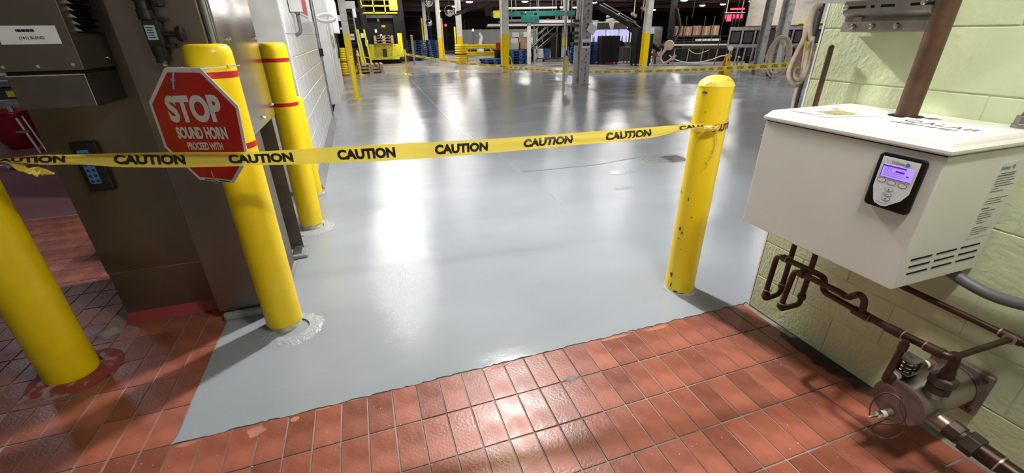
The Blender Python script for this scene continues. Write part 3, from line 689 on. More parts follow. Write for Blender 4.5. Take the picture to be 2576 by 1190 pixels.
# dark doorway, jamb, white panel
struct(MB().box(-1.5, 8.95, 0, -.74, 11.05, 3.6).build('door_1', 'dark_grey'), 'dark grey scuffed door panel in the left wall')
struct(MB().box(-1.5, 11.05, 0, -.50, 11.45, 3.6).build('trim_3', 'white_paint'), 'white door jamb beyond the dark door')
struct(MB().box(-1.5, 11.45, 0, -.48, 15.6, 3.6).build('wall_white_panel', 'white_paint'), 'white panel wall beyond the door')
wb = thing('wall_notices', 'papers clipped to the white panel wall', 'notice', (-.47, 12.3, 1.3))
MB().cbox((.005, .0, .1), (.01, .25, .22), 0, .2).build('paper', 'white', wb)
MB().cbox((.01, .25, .0), (.02, .2, .28)).build('clipboard', 'kraft', wb)
MB().cbox((.005, -.35, .48), (.01, .16, .06)).build('blue_sticker', 'blue_ink', wb)
cd = thing('cable_bundle', 'bundle of black cords hanging on the white panel wall', 'cords', (-.44, 14.3, 1.15))
for k in range(6):
    MB().tube(smoothpath([(0, k*.07, .35), (.02, k*.07+.01, 0), (.0, k*.07, -.3)], 4), .022, 8).build('cord', 'black', cd, smooth=True)
wp2 = thing('wall_panel_box', 'white equipment box fixed to the white panel wall', 'box', (-.40, 14.8, 1.5))
MB().box(-.08, -.4, .0, .08, .6, .85).build('box', 'white', wp2, bevel=.02)

# ================================================================== HUMIDIFIER ON THE GREEN WALL
HX0, HX1, HY0, HY1, HZ0, HZ1 = 1.500, 1.915, .700, 1.300, .668, 1.097
hum = thing('wall_humidifier', 'ivory metal humidifier cabinet with lid hung on the green block wall', 'humidifier', (1.71, 1.0, HZ0))
HO = Vector((1.71, 1.0, HZ0))
def hb(x0, y0, z0, x1, y1, z1): return MB().box(x0-HO.x, y0-HO.y, z0-HO.z, x1-HO.x, y1-HO.y, z1-HO.z)
def hp(x, y, z): return Vector((x, y, z)) - HO
body = hb(HX0, HY0, HZ0, HX1, HY1, HZ1).build('body', 'ivory', hum, bevel=.004)
hb(HX0+.004, HY0+.004, HZ1-.002, HX1, HY1-.004, HZ1+.006).build('lid_gap', 'matte_black', hum)
lid = MB()
def ring(mb, e, z): return [hp(HX0-e, HY0-e, z), hp(HX1+.008, HY0-e, z), hp(HX1+.008, HY1+e, z), hp(HX0-e, HY1+e, z)]
steps = [(.004, HZ1+.004), (.008, HZ1+.008), (.008, HZ1+.018), (.003, HZ1+.024), (.0, HZ1+.027), (-.004, HZ1+.034), (-.010, HZ1+.041), (-.020, HZ1+.044)]
vs = []; fs = []
for e, z in steps: vs += ring(None, e, z)
for i in range(len(steps)-1):
    for k in range(4): k2 = (k+1) % 4; fs.append((i*4+k, i*4+k2, (i+1)*4+k2, (i+1)*4+k))
fs += [(0, 3, 2, 1), tuple(len(vs)-4+k for k in range(4))]
LT = HZ1 + .044
lid_o = lid.add(vs, fs).build('lid', 'ivory', hum, bevel=.0025)
# ventilation slots on the side
for r_ in range(3):
    for c_ in range(3):
        x0 = 1.545 + c_*.120 - r_*.004
        hb(x0, HY0-.0012, .715 + r_*.026, x0+.098, HY0+.002, .7205 + r_*.026).build('vent_slot', 'matte_black', hum)
# printed data label on the side
pl = hb(1.775, HY0-.0008, .80, 1.895, HY0+.001, 1.055).build('data_label', mat('label_film', (0.66, 0.66, 0.62), .3), hum)
text('lettering', 'DriSteem', hp(1.785, HY0-.0014, 1.030), (.045, 0, 0), (0, 0, .012), 'ink', pl, .01)
MB().lathe([(.007, 0), (.007, .0008)], hp(1.845, HY0-.0016, 1.037), 12, 'Y').build('logo_drop', 'blue_ink', pl)
mbl = MB(); random.seed(5)
for k in range(26):
    z = 1.018 - k*.0082
    if k in (8, 9, 13, 21): continue
    w = random.uniform(.03, .10); off = 0 if k % 5 else .01
    mbl.box(1.785+off-HO.x, HY0-.0014-HO.y, z-HO.z, 1.785+off+w-HO.x, HY0-.0008-HO.y, z+(.0035 if k in (1, 14) else .0018)-HO.z)
o = mbl.build('fine_print', 'ink_grey', pl); o['kind'] = 'stuff'
# control panel on the front
cpn = thing('control_panel', None, None); cpn.parent = hum; cpn.location = hp(HX0, .795, .995)
def cpoly(pts): return [(-y, z) for y, z in pts]     # local: u = -y (to the right), v = z
U, V, W = Vector((0, -1, 0)), Vector((0, 0, 1)), Vector((-1, 0, 0))
def rrect(x0, y0, x1, y1, r, n=5):
    out = []
    for cx, cy, a0 in ((x1-r, y1-r, 0), (x0+r, y1-r, 90), (x0+r, y0+r, 180), (x1-r, y0+r, 270)):
        for k in range(n+1): q = R(a0 + 90*k/n); out.append((cx + r*math.cos(q), cy + r*math.sin(q)))
    return out
MB().prism(rrect(-.064, -.084, .064, .084, .014), (0, 0, 0), U, V, W*.014).build('bezel', 'black_gloss', cpn, bevel=.005, seg=3)
mem = [(-.050, .074), (.050, .074), (.050, -.020), (.036, -.045), (.002, -.073), (-.012, -.075), (-.030, -.070), (-.036, -.062), (-.050, -.020)]
MB().prism(mem[::-1], W*.0142, U, V, W*.0012).build('membrane', 'membrane', cpn)
scr = MB().prism(rrect(-.042, .013, .042, .052, .002), W*.0155, U, V, W*.0008).build('screen', 'screen', cpn)
def lp(u, v, w): return U*u + V*v + W*w
def cbar(u0, v0, u1, v1, m, parent, name): return MB().prism([(u0, v0), (u1, v0), (u1, v1), (u0, v1)], W*.0164, U, V, W*.0004).build(name, m, parent)
cbar(-.040, .0465, .022, .0510, 'screen_dark', scr, 'status_bar'); cbar(-.004, .034, .020, .0395, 'screen_dark', scr, 'value_bar'); cbar(.026, .027, .034, .0305, 'screen_dark', scr, 'tank_icon')
cbar(-.042, .013, -.040, .052, 'screen_dark', scr, 'screen_border'); cbar(-.042, .013, .042, .0142, 'screen_dark', scr, 'screen_border')
text('lettering', '52.%', lp(-.034, .034, .0168), U*.021, V*.010, 'screen_dark', scr, 0)
for k in range(3): cbar(-.034, .030 - k*.005, .015 + .006*(k % 2), .0308 - k*.005, 'screen_dark', scr, 'text_line')
text('lettering', 'DriSteem', lp(-.022, .057, .0158), U*.034, V*.009, 'ink_grey', cpn, .005)
MB().lathe([(.006, 0), (.006, -.0008)], lp(.020, .0615, .0154), 14, 'X').build('logo_drop', 'blue_ink', cpn)
def oval(u, v, w, h):
    n = 20; po = [(u + math.copysign(max(abs(w/2*math.cos(q)), 0), math.cos(q)), v + h/2*math.sin(q)) for q in [2*math.pi*k/n for k in range(n)]]
    o = MB().prism(po[::-1], W*.0150, U, V, W*.0008).build('button', 'ink_grey', cpn)
    pi = [(u + (a-u)*.88, v + (b-v)*.84) for a, b in po]
    MB().prism(pi[::-1], W*.0156, U, V, W*.0006).build('button_face', 'membrane', o)
    return o
for u, v in ((-.033, .003), (-.004, .001), (.026, .0)): oval(u, v, .024, .014)
for k, v in enumerate((-.020, -.035, -.050)):
    b_ = oval(-.004, v, .024, .013)
    if k == 1: text('lettering', 'Enter', lp(-.0105, v-.002, .0166), U*.013, V*.004, 'ink', b_, .01)
    else:
        s_ = 1 if k == 0 else -1
        MB().prism([(-.007, v-.0025*s_), (-.001, v-.0025*s_), (-.004, v+.003*s_)], W*.0164, U, V, W*.0003).build('arrow', 'ink_grey', b_)
text('lettering', 'Vapor-logic', lp(-.026, -.0668, .0158), U*.030, V*.0045, 'blue_ink', cpn, .01)
# sheet with bold lettering taped on the lid
def lidpt(x, y): return hp(x, y, LT + .0008)
sh = MB().prism([(1.545, .735), (1.770, .722), (1.775, .985), (1.548, .965)], hp(0, 0, LT + .0004), (1, 0, 0), (0, 1, 0), (0, 0, .0006)).build('name_sheet', 'white', lid_o)
text('lettering', 'QALAB', hp(1.682, .950, LT + .0016), (-.006, -.195, 0), (.058, 0, 0), 'ink_grey', sh, .008)
random.seed(9); y = .955
while y > .775:
    w = random.choice((.006, .009, .012)); MB().box(1.640-HO.x, y-w-HO.y, LT+.001-HO.z, 1.668-HO.x, y-HO.y, LT+.0016-HO.z).build('bar_mark', 'ink_grey', sh); y -= w + random.choice((.004, .006, .01))
MB().prism([(1.80, .93), (1.835, .915), (1.84, .945), (1.81, .955)], hp(0, 0, LT + .0002), (1, 0, 0), (0, 1, 0), (0, 0, .0006)).build('small_sticker', 'ink_grey', lid_o)
lf = thing('leaflet', 'glossy white leaflet with a photo lying on the humidifier lid', 'paper', (1.63, 1.15, LT + .001))
MB().prism([(-.085, .10), (-.112, -.06), (.09, -.115), (.135, .07)], (0, 0, 0), (1, 0, 0), (0, 1, 0), (0, 0, .0008)).build('sheet', 'white', lf)
MB().prism([(-.035, .035), (-.05, -.055), (.055, -.072), (.075, .02)], (0, 0, .0009), (1, 0, 0), (0, 1, 0), (0, 0, .0003)).build('photo', mat('printed_photo', (0.42, 0.40, 0.20), .35, col2=(0.12, 0.10, 0.05), scale=60, lo=.42, hi=.5), lf)
MB().cbox((.09, .045, .0010), (.022, .02, .0004), .2).build('logo', 'sign_red', lf)
for k in range(6): MB().cbox((-.095 + .004*k, .05 - k*.018, .0010), (.05, .0022, .0003), -1.2).build('text_line', 'ink_grey', lf)

# brown steam pipe through the lid
spipe = thing('steam_pipe', 'thick brown pipe rising from the humidifier lid', 'pipe', (1.80, 1.003, LT))
MB().lathe([(.0315, .0), (.0315, 2.3)], n=32).build('pipe', 'copper_big', spipe, smooth=True)
MB().lathe([(.05, .0003), (.05, .0009)], n=32).build('lid_opening', 'matte_black', spipe)
cpp = thing('capped_pipe', 'short capped brown pipe standing behind the humidifier by the wall edge', 'pipe', (1.885, 1.405, .0))
MB().lathe([(.0105, .70), (.0105, 1.345), (.011, 1.348), (.0105, 1.356), (.004, 1.362)], n=16).build('pipe', 'copper_big', cpp, smooth=True)
MB().cbox((.022, 0, .9), (.04, .03, .02)).build('clip', 'galv', cpp)
cdt = thing('power_conduit', 'grey conduit with metal connector entering the humidifier lid', 'conduit', (1.885, .742, LT))
MB().tube(smoothpath([(0, 0, .02), (.004, -.012, .06), (.012, -.05, .14), (.02, -.11, .25), (.02, -.16, .40), (.02, -.18, 1.2)], 6), .0155, 14).build('conduit', 'conduit', cdt, smooth=True)
MB().lathe([(.024, 0), (.024, .012), (.021, .013), (.021, .034), (.018, .036)], n=8).build('connector', 'galv', cdt)
bh = thing('drain_hose', 'dark grey hose curving from under the humidifier along the wall', 'hose', (1.86, .74, .64))
MB().tube(smoothpath([(-.01, .03, .035), (0, .0, .012), (.012, -.06, -.012), (.016, -.13, -.022), (.016, -.20, -.012), (.016, -.30, .015), (.016, -.50, .05)], 6), .019, 14).build('hose', 'conduit', bh, smooth=True)
MB().tube([(-.012, .035, .04), (-.004, .012, .02)], .021, 14).build('sleeve', 'black', bh, smooth=True)

# angled steel bracket with a white housing above
br = thing('steel_bracket', 'bent slotted steel bracket bolted to the green wall', 'bracket', (1.90, 1.20, 1.41))
prof = [(.018, .0), (-.055, .003), (-.056, .006), (-.0555, .035), (-.045, .050), (-.070, .066), (-.070, .105), (-.073, .105), (-.073, .064), (-.0485, .048), (-.0585, .034), (-.059, .0), (.018, -.003)]
MB().prism(prof, (0, -.135, 0), (1, 0, 0), (0, 0, 1), (0, .29, 0)).build('plate', 'galv', br)
for y0, w in ((.135, .060), (.055, .012), (.020, .045), (-.075, .075)):
    MB().box(-.0745, y0-w, .079, -.0725, y0, .088).build('slot', 'matte_black', br)
for y0, z0, xx in ((.145, .084, -.075), (-.115, .088, -.075), (.11, .018, -.061), (.04, .018, -.061), (-.045, .018, -.061)):
    MB().lathe([(.010, 0), (.010, -.002), (.006, -.003), (.006, -.010)], (xx, y0, z0), 12, 'X').build('bolt', 'chrome', br)
MB().box(-.0595, .085, .036, -.0575, .115, .050).build('bare_sticker', 'kraft', br)
wh = thing('fan_housing', 'white enclosure with rounded end above the steel bracket', 'housing', (1.85, 1.18, 1.515))
MB().prism([(-.12, .012), (-.112, .003), (-.10, .0), (.07, .0), (.07, .13), (-.12, .13)], (0, -.11, 0), (1, 0, 0), (0, 0, 1), (0, .38, 0)).build('case', 'white_paint', wh, bevel=.004)
MB().lathe([(.013, -.11), (.015, -.105), (.015, .275), (.011, .282)], (-.105, 0, .014), 16, 'Y').build('rounded_edge', 'white_paint', wh, smooth=True)

# ================================================================== CONDENSATE PIPEWORK
pw = thing('condensate_pipework', 'brown copper pipework with U traps under the humidifier', 'pipework', (1.62, 1.0, .66))
PO = Vector((1.62, 1.0, .66))
def pp(*pts): return [Vector(p) - PO for p in pts]
def pipe(pts, r, name='pipe', er=.028, m='copper'):
    return MB().tube(elbowpath(pp(*pts), er), r, 14).build(name, m, pw, smooth=True)
def sleeve(p, q, r, m='copper', name='coupling'): return MB().tube(pp(p, q), r, 14).build(name, m, pw, smooth=True)
r1 = .0115
pipe([(1.735, 1.205, .675), (1.735, 1.205, .292), (1.625, 1.195, .292), (1.625, 1.190, .528), (1.625, .968, .536), (1.625, .968, .476), (1.612, .80, .481)], r1, 'trap_pipe')
pipe([(1.735, 1.105, .675), (1.735, 1.105, .298), (1.590, 1.085, .318), (1.590, 1.072, .520), (1.590, .885, .528), (1.590, .855, .522), (1.590, .822, .560), (1.602, .806, .54), (1.606, .802, .482)], r1, 'trap_pipe', er=.024)
pipe([(1.612, .82, .481), (1.603, .70, .487), (1.603, .540, .497), (1.640, .540, .497), (1.655, .54, .44)], .0135, 'header', er=.03)
pipe([(1.61, .535, .497), (1.88, .522, .508)], .0095, 'branch')
pipe([(1.88, .87, .514), (1.88, .522, .508), (1.88, .30, .504), (1.88, -.3, .50)], .0115, 'wall_run')
for p, q in (((1.603, .665, .4885), (1.603, .715, .486)), ((1.603, .555, .496), (1.603, .60, .493)), ((1.606, .775, .482), (1.608, .83, .4808)), ((1.88, .50, .508), (1.88, .55, .5085)), ((1.625, 1.188, .33), (1.625, 1.193, .31)), ((1.735, 1.205, .325), (1.735, 1.205, .345)), ((1.59, 1.083, .345), (1.59, 1.084, .33)), ((1.735, 1.105, .33), (1.735, 1.105, .35)), ((1.625, 1.14, .5297), (1.625, 1.16, .529)), ((1.59, 1.03, .5215), (1.59, 1.05, .521))):
    sleeve(p, q, .0165)
for p, q in (((1.603, .662, .4885), (1.603, .665, .4885)), ((1.603, .60, .493), (1.603, .603, .493)), ((1.606, .770, .482), (1.606, .773, .482)), ((1.86, .523, .5075), (1.865, .523, .5075)), ((1.88, .551, .5085), (1.88, .555, .5085)), ((1.625, 1.137, .53), (1.625, 1.14, .53)), ((1.735, 1.205, .346), (1.735, 1.205, .350)), ((1.625, 1.187, .346), (1.625, 1.187, .349)), ((1.59, 1.08, .352), (1.59, 1.08, .355))):
    sleeve(p, q, .0168, 'solder', 'solder_ring')
pipe([(1.575, .640, .492), (1.570, .645, .325), (1.60, .645, .318)], .0105, 'feed_leg', er=.02)
sleeve((1.572, .640, .455), (1.574, .640, .480), .0135)

# ---- steam trap / separator at the foot of the wall
tr = thing('steam_separator', 'horizontal steel condensate separator with fittings on the green wall', 'separator', (1.75, .60, .245))
TO = Vector((1.75, .60, .245))
def tp(x, y, z): return Vector((x, y, z)) - TO
MB().lathe([(.070, -.135), (.074, -.13), (.0745, .145), (.07, .15)], (0, 0, 0), 40, 'X').build('shell', 'separator', tr, smooth=True)
MB().lathe([(.066, -.148), (.078, -.147), (.078, -.133), (.07, -.131)], (0, 0, 0), 40, 'X').build('end_flange', 'rusty', tr, smooth=True)
MB().lathe([(.012, -.150), (.074, -.149), (.074, -.147)], (0, 0, 0), 40, 'X').build('end_disc', 'rusty', tr)
MB().lathe([(.0755, .128), (.0755, .134)], (0, 0, 0), 40, 'X').build('weld_seam', 'fitting', tr, smooth=True)
MB().box(.150, -.088, -.085, .172, .088, .088).build('mounting_plate', 'rusty', tr, bevel=.004)
for y, z in ((-.070, .07), (.068, .07), (-.070, -.065)):
    MB().lathe([(.009, .0), (.009, -.003), (.005, -.005)], (.150, y, z), 12, 'X').build('bolt', 'fitting', tr)
# top union
MB().lathe([(.026, .066), (.026, .085)], tp(1.664, .548, .245), 20).build('top_socket', 'solder', tr, smooth=True)
MB().lathe([(.033, .085), (.033, .112)], tp(1.664, .548, .245), 8).build('union_nut', 'fitting', tr, bevel=.002)
MB().lathe([(.027, .112), (.037, .117), (.037, .146), (.027, .150)], tp(1.662, .546, .245), 6).build('union_nut', 'fitting', tr, bevel=.002)
MB().lathe([(.019, .148), (.019, .172), (.0155, .182), (.0145, .21)], tp(1.660, .543, .245), 16).build('reducer', 'copper', tr, smooth=True)
# solenoid valve beside the shell
MB().tube([tp(1.575, .645, .318), tp(1.61, .645, .322)], .0135, 14).build('valve_inlet', 'copper', tr, smooth=True)
MB().tube([tp(1.61, .645, .322), tp(1.613, .645, .322)], .0155, 14).tube([tp(1.625, .645, .323), tp(1.629, .645, .323)], .016, 14).build('ptfe_ring', 'brass_white', tr, smooth=True)
MB().tube([tp(1.629, .645, .323), tp(1.70, .645, .330)], .0165, 14).build('valve_body', 'fitting', tr, smooth=True)
MB().tube([tp(1.70, .645, .330), tp(1.755, .640, .336)], .0135, 14).build('valve_outlet', 'fitting', tr, smooth=True)
MB().tube([tp(1.755, .640, .336), tp(1.768, .639, .337)], .0145, 14).build('ptfe_ring', 'brass_white', tr, smooth=True)
MB().tube(elbowpath([tp(1.765, .639, .337), tp(1.79, .637, .338), tp(1.79, .62, .31)], .02), .0155, 12).build('elbow', 'rusty', tr, smooth=True)
sm = Vector((1.655, .640, .368)) - TO
MB().cbox(sm + Vector((0, 0, .026)), (.060, .052, .005)).cbox(sm + Vector((0, 0, -.026)), (.060, .052, .005)).cbox(sm + Vector((.028, 0, 0)), (.004, .052, .05)).cbox(sm + Vector((-.002, .024, 0)), (.05, .004, .05)).build('coil_frame', 'separator', tr, bevel=.001)
for k in range(6):
    MB().lathe([(.019, -.003), (.021, 0), (.019, .003)], sm + Vector((-.006, -.003, -.019 + k*.0078)), 20).build('coil_turn', 'fitting' if k % 2 else 'chrome', tr, smooth=True)
MB().lathe([(.014, -.024), (.014, .024)], sm + Vector((-.006, -.003, 0)), 16).build('coil_core', 'black', tr)
MB().lathe([(.006, .028), (.006, .040)], sm, 10).build('stud', 'galv', tr)
MB().cbox(sm + Vector((.0305, -.004, 0)), (.0015, .034, .032)).build('paper_tag', 'kraft', tr)
MB().prism([(-.03, -.01), (.02, -.02), (.035, 0), (.02, .02), (-.03, .014)], tp(1.625, .632, .290), (1, 0, 0), (0, 1, 0), (0, 0, .005)).build('clamp', 'galv', tr)
# front probe with wire loop
MB().tube([tp(1.595, .60, .205), tp(1.575, .605, .200)], .013, 14).build('probe_socket', 'rusty', tr, smooth=True)
MB().tube([tp(1.577, .604, .200), tp(1.560, .608, .197)], .0115, 14).build('ptfe_ring', 'brass_white', tr, smooth=True)
MB().tube([tp(1.560, .608, .197), tp(1.548, .611, .195)], .013, 6).tube([tp(1.548, .611, .195), tp(1.515, .618, .190)], [.007, .004], 8).build('probe', 'chrome', tr, smooth=True)
MB().tube(smoothpath([tp(1.518, .617, .190), tp(1.528, .632, .235), tp(1.545, .625, .285), tp(1.555, .590, .300), tp(1.555, .555, .275), tp(1.55, .545, .235), tp(1.54, .565, .205), tp(1.53, .590, .180), tp(1.525, .600, .150), tp(1.535, .575, .130), tp(1.55, .548, .150), tp(1.575, .540, .185)], 6), .0024, 8).build('sensor_wire', 'fitting', tr, smooth=True)
MB().tube(smoothpath([tp(1.575, .59, .295), tp(1.572, .575, .255), tp(1.575, .555, .225), tp(1.585, .545, .2)], 5), .002, 6).build('sensor_wire', 'fitting', tr, smooth=True)
# outlet union and drain pipe
MB().tube([tp(1.725, .545, .198), tp(1.725, .500, .192)], .0235, 20).build('outlet_stub', 'solder', tr, smooth=True)
MB().tube([tp(1.725, .500, .192), tp(1.725, .462, .187)], [.0345, .0345], 8).build('union_nut', 'fitting', tr, bevel=.002)
MB().tube([tp(1.725, .462, .187), tp(1.725, .452, .186)], .029, 16).build('union_ring', 'fitting', tr, smooth=True)
MB().tube([tp(1.725, .452, .186), tp(1.725, .412, .181)], [.041, .041], 6).build('union_nut', 'fitting', tr, bevel=.003)
dp = thing('drain_pipe', 'thick brown drain pipe leaving the separator along the wall', 'pipe', (1.725, .412, .181))
MB().tube([(0, 0, 0), (0, -1.6, -.10)], .0275, 20).build('pipe', 'copper', dp, smooth=True)
MB().tube([(0, 0, 0), (0, -.05, -.003)], .031, 20).build('socket', 'copper', dp, smooth=True)
MB().tube([(0, -.05, -.003), (0, -.055, -.0034)], .0313, 20).build('solder_ring', 'solder', dp, smooth=True)
MB().cbox((.09, -.9, -.06), (.19, .03, .03)).build('pipe_clip', 'galv', dp)

# ================================================================== FAR LEFT PASSAGE
bn = thing('red_tub', 'red plastic tub standing on the maroon floor past the steel cabinet', 'tub', (-4.85, 8.3, 0))
MB().lathe([(.14, .0), (.22, .12), (.26, .40), (.275, .52), (.255, .52), (.235, .40), (.05, .05)], n=28).build('shell', 'red_bin', bn, smooth=True)
MB().lathe([(.27, .50), (.29, .51), (.29, .53), (.26, .53)], n=28).build('rim', 'red_bin', bn, smooth=True)
ps = thing('chrome_post', 'slim chrome stand with a red knob beside the red tub', 'stand', (-4.40, 7.75, 0), rz=0)
MB().tube([(0, 0, 0), (-.10, .03, .55)], .018, 10).tube([(.05, .05, 0), (-.05, .08, .5)], .014, 10).build('legs', 'chrome', ps, smooth=True)
MB().cbox((-.08, .02, .30), (.14, .05, .04)).build('cross_plate', 'chrome', ps, bevel=.005)
MB().lathe([(.02, .48), (.055, .50), (.055, .54), (.02, .56)], (-.10, .03, 0), 14).build('knob', 'red_bin', ps, smooth=True)
MB().lathe([(.03, .56), (.03, .64)], (-.10, .03, 0), 12).build('cap', 'chrome', ps, smooth=True)
mc_ = thing('packing_conveyor', 'grey steel conveyor with a yellow warning plate beyond the red tub', 'conveyor', (-5.2, 9.2, 0))
MB().box(-.9, -.3, .62, .55, .4, .78).build('bed', 'machine_grey', mc_, bevel=.01)
MB().box(-.9, -.3, .80, .55, .4, .84).box(-.9, -.31, .90, .55, -.27, .96).build('side_rail', 'purple_steel', mc_, bevel=.008)
MB().box(-.9, -.28, 1.0, .55, .4, 1.18).build('hood', 'purple_steel', mc_, bevel=.02)
MB().box(.10, -.312, .655, .42, -.302, .745).build('warning_plate', 'lime', mc_)
for x in (-.8, .4):
    MB().box(x, -.25, 0, x+.07, -.18, .64).build('leg', 'steel_dark', mc_)
cbk = thing('coiled_cable', 'tangled black cable on the maroon floor by the tub', 'cable', (-4.95, 7.6, .0))
MB().tube(smoothpath([(0.1*math.cos(k*2.1)+.02*k, .14*math.sin(k*1.7), .02+.015*k) for k in range(9)], 6), .011, 8).build('cable', 'black', cbk, smooth=True)
wm = thing('plastic_wrap', 'crumpled white plastic wrap on the maroon floor', 'plastic wrap', (-4.15, 6.85, 0))
random.seed(21); mb = MB()
for k in range(26):
    c = Vector((random.uniform(-.13, .13), random.uniform(-.1, .1), random.uniform(.01, .06)))
    mb.add([c + Vector((random.uniform(-.07, .07), random.uniform(-.05, .05), random.uniform(-.01, .05))) for _ in range(4)], [(0, 1, 2), (0, 2, 3), (0, 1, 3)])
mb.build('wrap', 'cloth_white', wm)

# ================================================================== HALL: columns
def column(x, y, label, w=.25, ytop=1.45, style='white', h=4.5):
    t = thing('steel_column', label, 'column', (x, y, 0), 'steel columns of the hall')
    f_ = w*.10
    def sect(z0, z1): return MB().box(-w/2, -w/2, z0, w/2, -w/2+f_, z1).box(-w/2, w/2-f_, z0, w/2, w/2, z1).box(-f_/2, -w/2+f_, z0, f_/2, w/2-f_, z1)
    if ytop > 0: sect(0, ytop).build('yellow_base', 'yellow', t)
    sect(ytop, h).build('shaft', 'col_white' if style == 'white' else 'col_grey', t)
    MB().box(-w*.7, -w*.7, 0, w*.7, w*.7, .02).build('base_plate', 'col_grey', t)
    return t
column(-.19, 19.98, 'white column with yellow foot beside the ribbed corner guard and ladder', .26, 1.52)
column(5.86, 18.0, 'white column with yellow foot and a leaning yellow bar', .22, 1.43)
column(12.28, 17.69, 'white column with yellow foot beside the black cabinets', .25, 1.38)
column(5.44, 24.63, 'white column with yellow foot wrapped by a ribbed yellow sleeve', .26, 1.34)
column(5.40, 30.46, 'white column with dull yellow foot beside the blue pallet stacks', .26, 1.27)
column(5.38, 36.2, 'thin white column with yellow foot behind the blue pallets', .25, 1.12)
column(6.95, 21.85, 'white column with yellow foot half hidden behind another column', .16, 1.26)
wc = column(11.77, 25.0, 'white column with a yellow band behind the stairs', .24, 0, h=4.5)
MB().box(-.125, -.13, .75, .125, .13, 1.15).build('yellow_band', 'yellow', wc)
column(12.45, 10.95, 'grey steel column with a coil of hose hung on it', .24, 0, 'grey')
column(13.15, 12.25, 'grey steel column standing behind the hose coil column', .22, 0, 'grey')
cm = column(6.45, 12.37, 'bare grey column standing on the grey floor with signs fixed to it', .30, 0, 'grey')
for k in range(16):
    MB().lathe([(.028, 0), (.028, -.014), (.012, -.02)], (.02, -.15, .12 + k*.17), 8, 'Y').build('rivet', 'steel_dark', cm)
MB().box(-.155, -.165, .0, -.01, -.152, 1.02).box(.03, -.165, .0, .155, -.152, 1.02).build('cover_strip', 'col_grey', cm)
MB().cbox((.14, -.19, 1.52), (.26, .01, .24), 0, 0, .6).build('notice_board', 'white', cm)
MB().box(-.14, -.18, 1.02, .12, -.166, 1.26).build('notice', 'white', cm)
MB().box(-.12, -.19, 1.08, -.02, -.181, 1.17).box(.0, -.19, 1.08, .10, -.181, 1.17).box(-.03, -.19, 1.45, .10, -.181, 1.56).build('notice_print', 'ink', cm)
pd = thing('utility_drop', 'grey utility pipes and valves dropping beside the bare grey column', 'utility drop', (5.95, 11.75, 0))
MB().box(-.10, -.04, 0, .0, .04, 1.75).build('channel', 'col_grey', pd)
MB().tube([(-.45, -.1, 0), (-.45, -.1, 3.4)], .035, 10).build('post', 'col_grey', pd, smooth=True)
for k, (x, c) in enumerate(((-.03, 'col_white'), (.05, 'galv'), (.12, 'col_white'), (-.2, 'steel_dark'))):
    MB().tube([(x, .06, 1.15 + .1*k), (x, .06, 3.6)], .032 - .004*k, 10).build('pipe', c, pd, smooth=True)
for z in (1.15, 1.3, 1.42, 1.6, 1.72): MB().cbox((-.1, -.02, z), (.16, .10, .07)).build('valve', 'fitting', pd, bevel=.01)
MB().box(-.44, -.13, .45, -.36, -.07, .85).build('yellow_tag', 'yellow', pd)
MB().tube(smoothpath([(-.3, 0, 1.1), (-.28, -.02, .6), (-.33, -.05, .3), (-.42, -.08, .18)], 5), .012, 6).build('hose', 'col_grey', pd, smooth=True)

# ribbed yellow guards
def ribbed(label, x, y, w, h, n, d=.25):
    t = thing('column_guard', label, 'guard', (x, y, 0), 'ribbed yellow column guards')
    prof = []
    for k in range(n):
        z = h*k/n; dz = h/n
        prof += [(w*.41, z+.001), (w*.48, z+dz*.22), (w*.5, z+dz*.5), (w*.48, z+dz*.78), (w*.41, z+dz*.999)]
    MB().lathe(prof, n=20).build('sleeve', 'yellow', t, smooth=True)
    MB().lathe([(w*.51, h*.48), (w*.51, h*.52)], n=20).build('strap', 'black', t)
    return t
ribbed('ribbed yellow guard around the column by the pallets', 5.44, 24.6, .62, .95, 8)
ribbed('tall ribbed yellow guard beside the white wall', -.50, 19.8, .34, 1.02, 11)
def simple_post(label, x, y, h, r, m='yellow', top=True, lean=(0, 0), name='yellow_pole', group='thin yellow poles'):
    t = thing(name, label, 'pole', (x, y, 0), group)
    MB().lathe([(r, 0), (r, h-.02), (r*.6, h)], n=12, lean=lean).build('pole', m, t, smooth=True)
    MB().lathe([(r*1.8, 0), (r*1.8, .02)], n=12).build('foot', m, t)
    return t
simple_post('tall thin yellow pole behind the blue pallets', 6.1, 33.2, 2.5, .07)
simple_post('tall thin yellow pole beside the thin white column', 5.1, 35.9, 2.6, .07)
simple_post('tall thin yellow pole near the red signal lamp', 7.6, 36.0, 2.0, .07)
simple_post('yellow pole between the pallet machine and the blue pallets', 2.95, 24.9, 1.45, .06, 'kraft')
simple_post('short yellow post beside the column guard rail', 8.0, 27.5, .8, .05)
simple_post('square yellow post standing at the edge of the grey floor', -.10, 11.72, 1.0, .055)
simple_post('yellow post behind the square yellow post by the white wall', -.13, 14.41, .85, .05)
# leaning bar
lb = thing('leaning_bar', 'bent yellow steel bar leaning on the column foot', 'bar', (6.1, 17.9, 0))
MB().tube(smoothpath([(.0, 0, 0), (-.04, .0, .45), (-.10, 0, .58), (-.14, 0, .60)], 4), .02, 8).tube([(.07, 0, 0), (-.06, .01, .55)], .02, 8).build('bar', 'yellow', lb, smooth=True)
# stanchions
def stanchion(label, x, y):
    t = thing('stanchion', label, 'stanchion', (x, y, 0), 'yellow plastic stanchions')
    MB().lathe([(.17, 0), (.17, .02), (.05, .05)], n=20).build('base', 'yellow', t, smooth=True)
    MB().lathe([(.035, .03), (.035, .70), (.06, .72), (.06, .80), (.04, .83), (.045, .90), (.02, .93)], n=14).build('post', 'yellow', t, smooth=True)
stanchion('yellow stanchion beside the wooden pallets', .10, 19.2)
stanchion('yellow stanchion holding the caution tape at the edge of the grey floor', 1.89, 18.64)
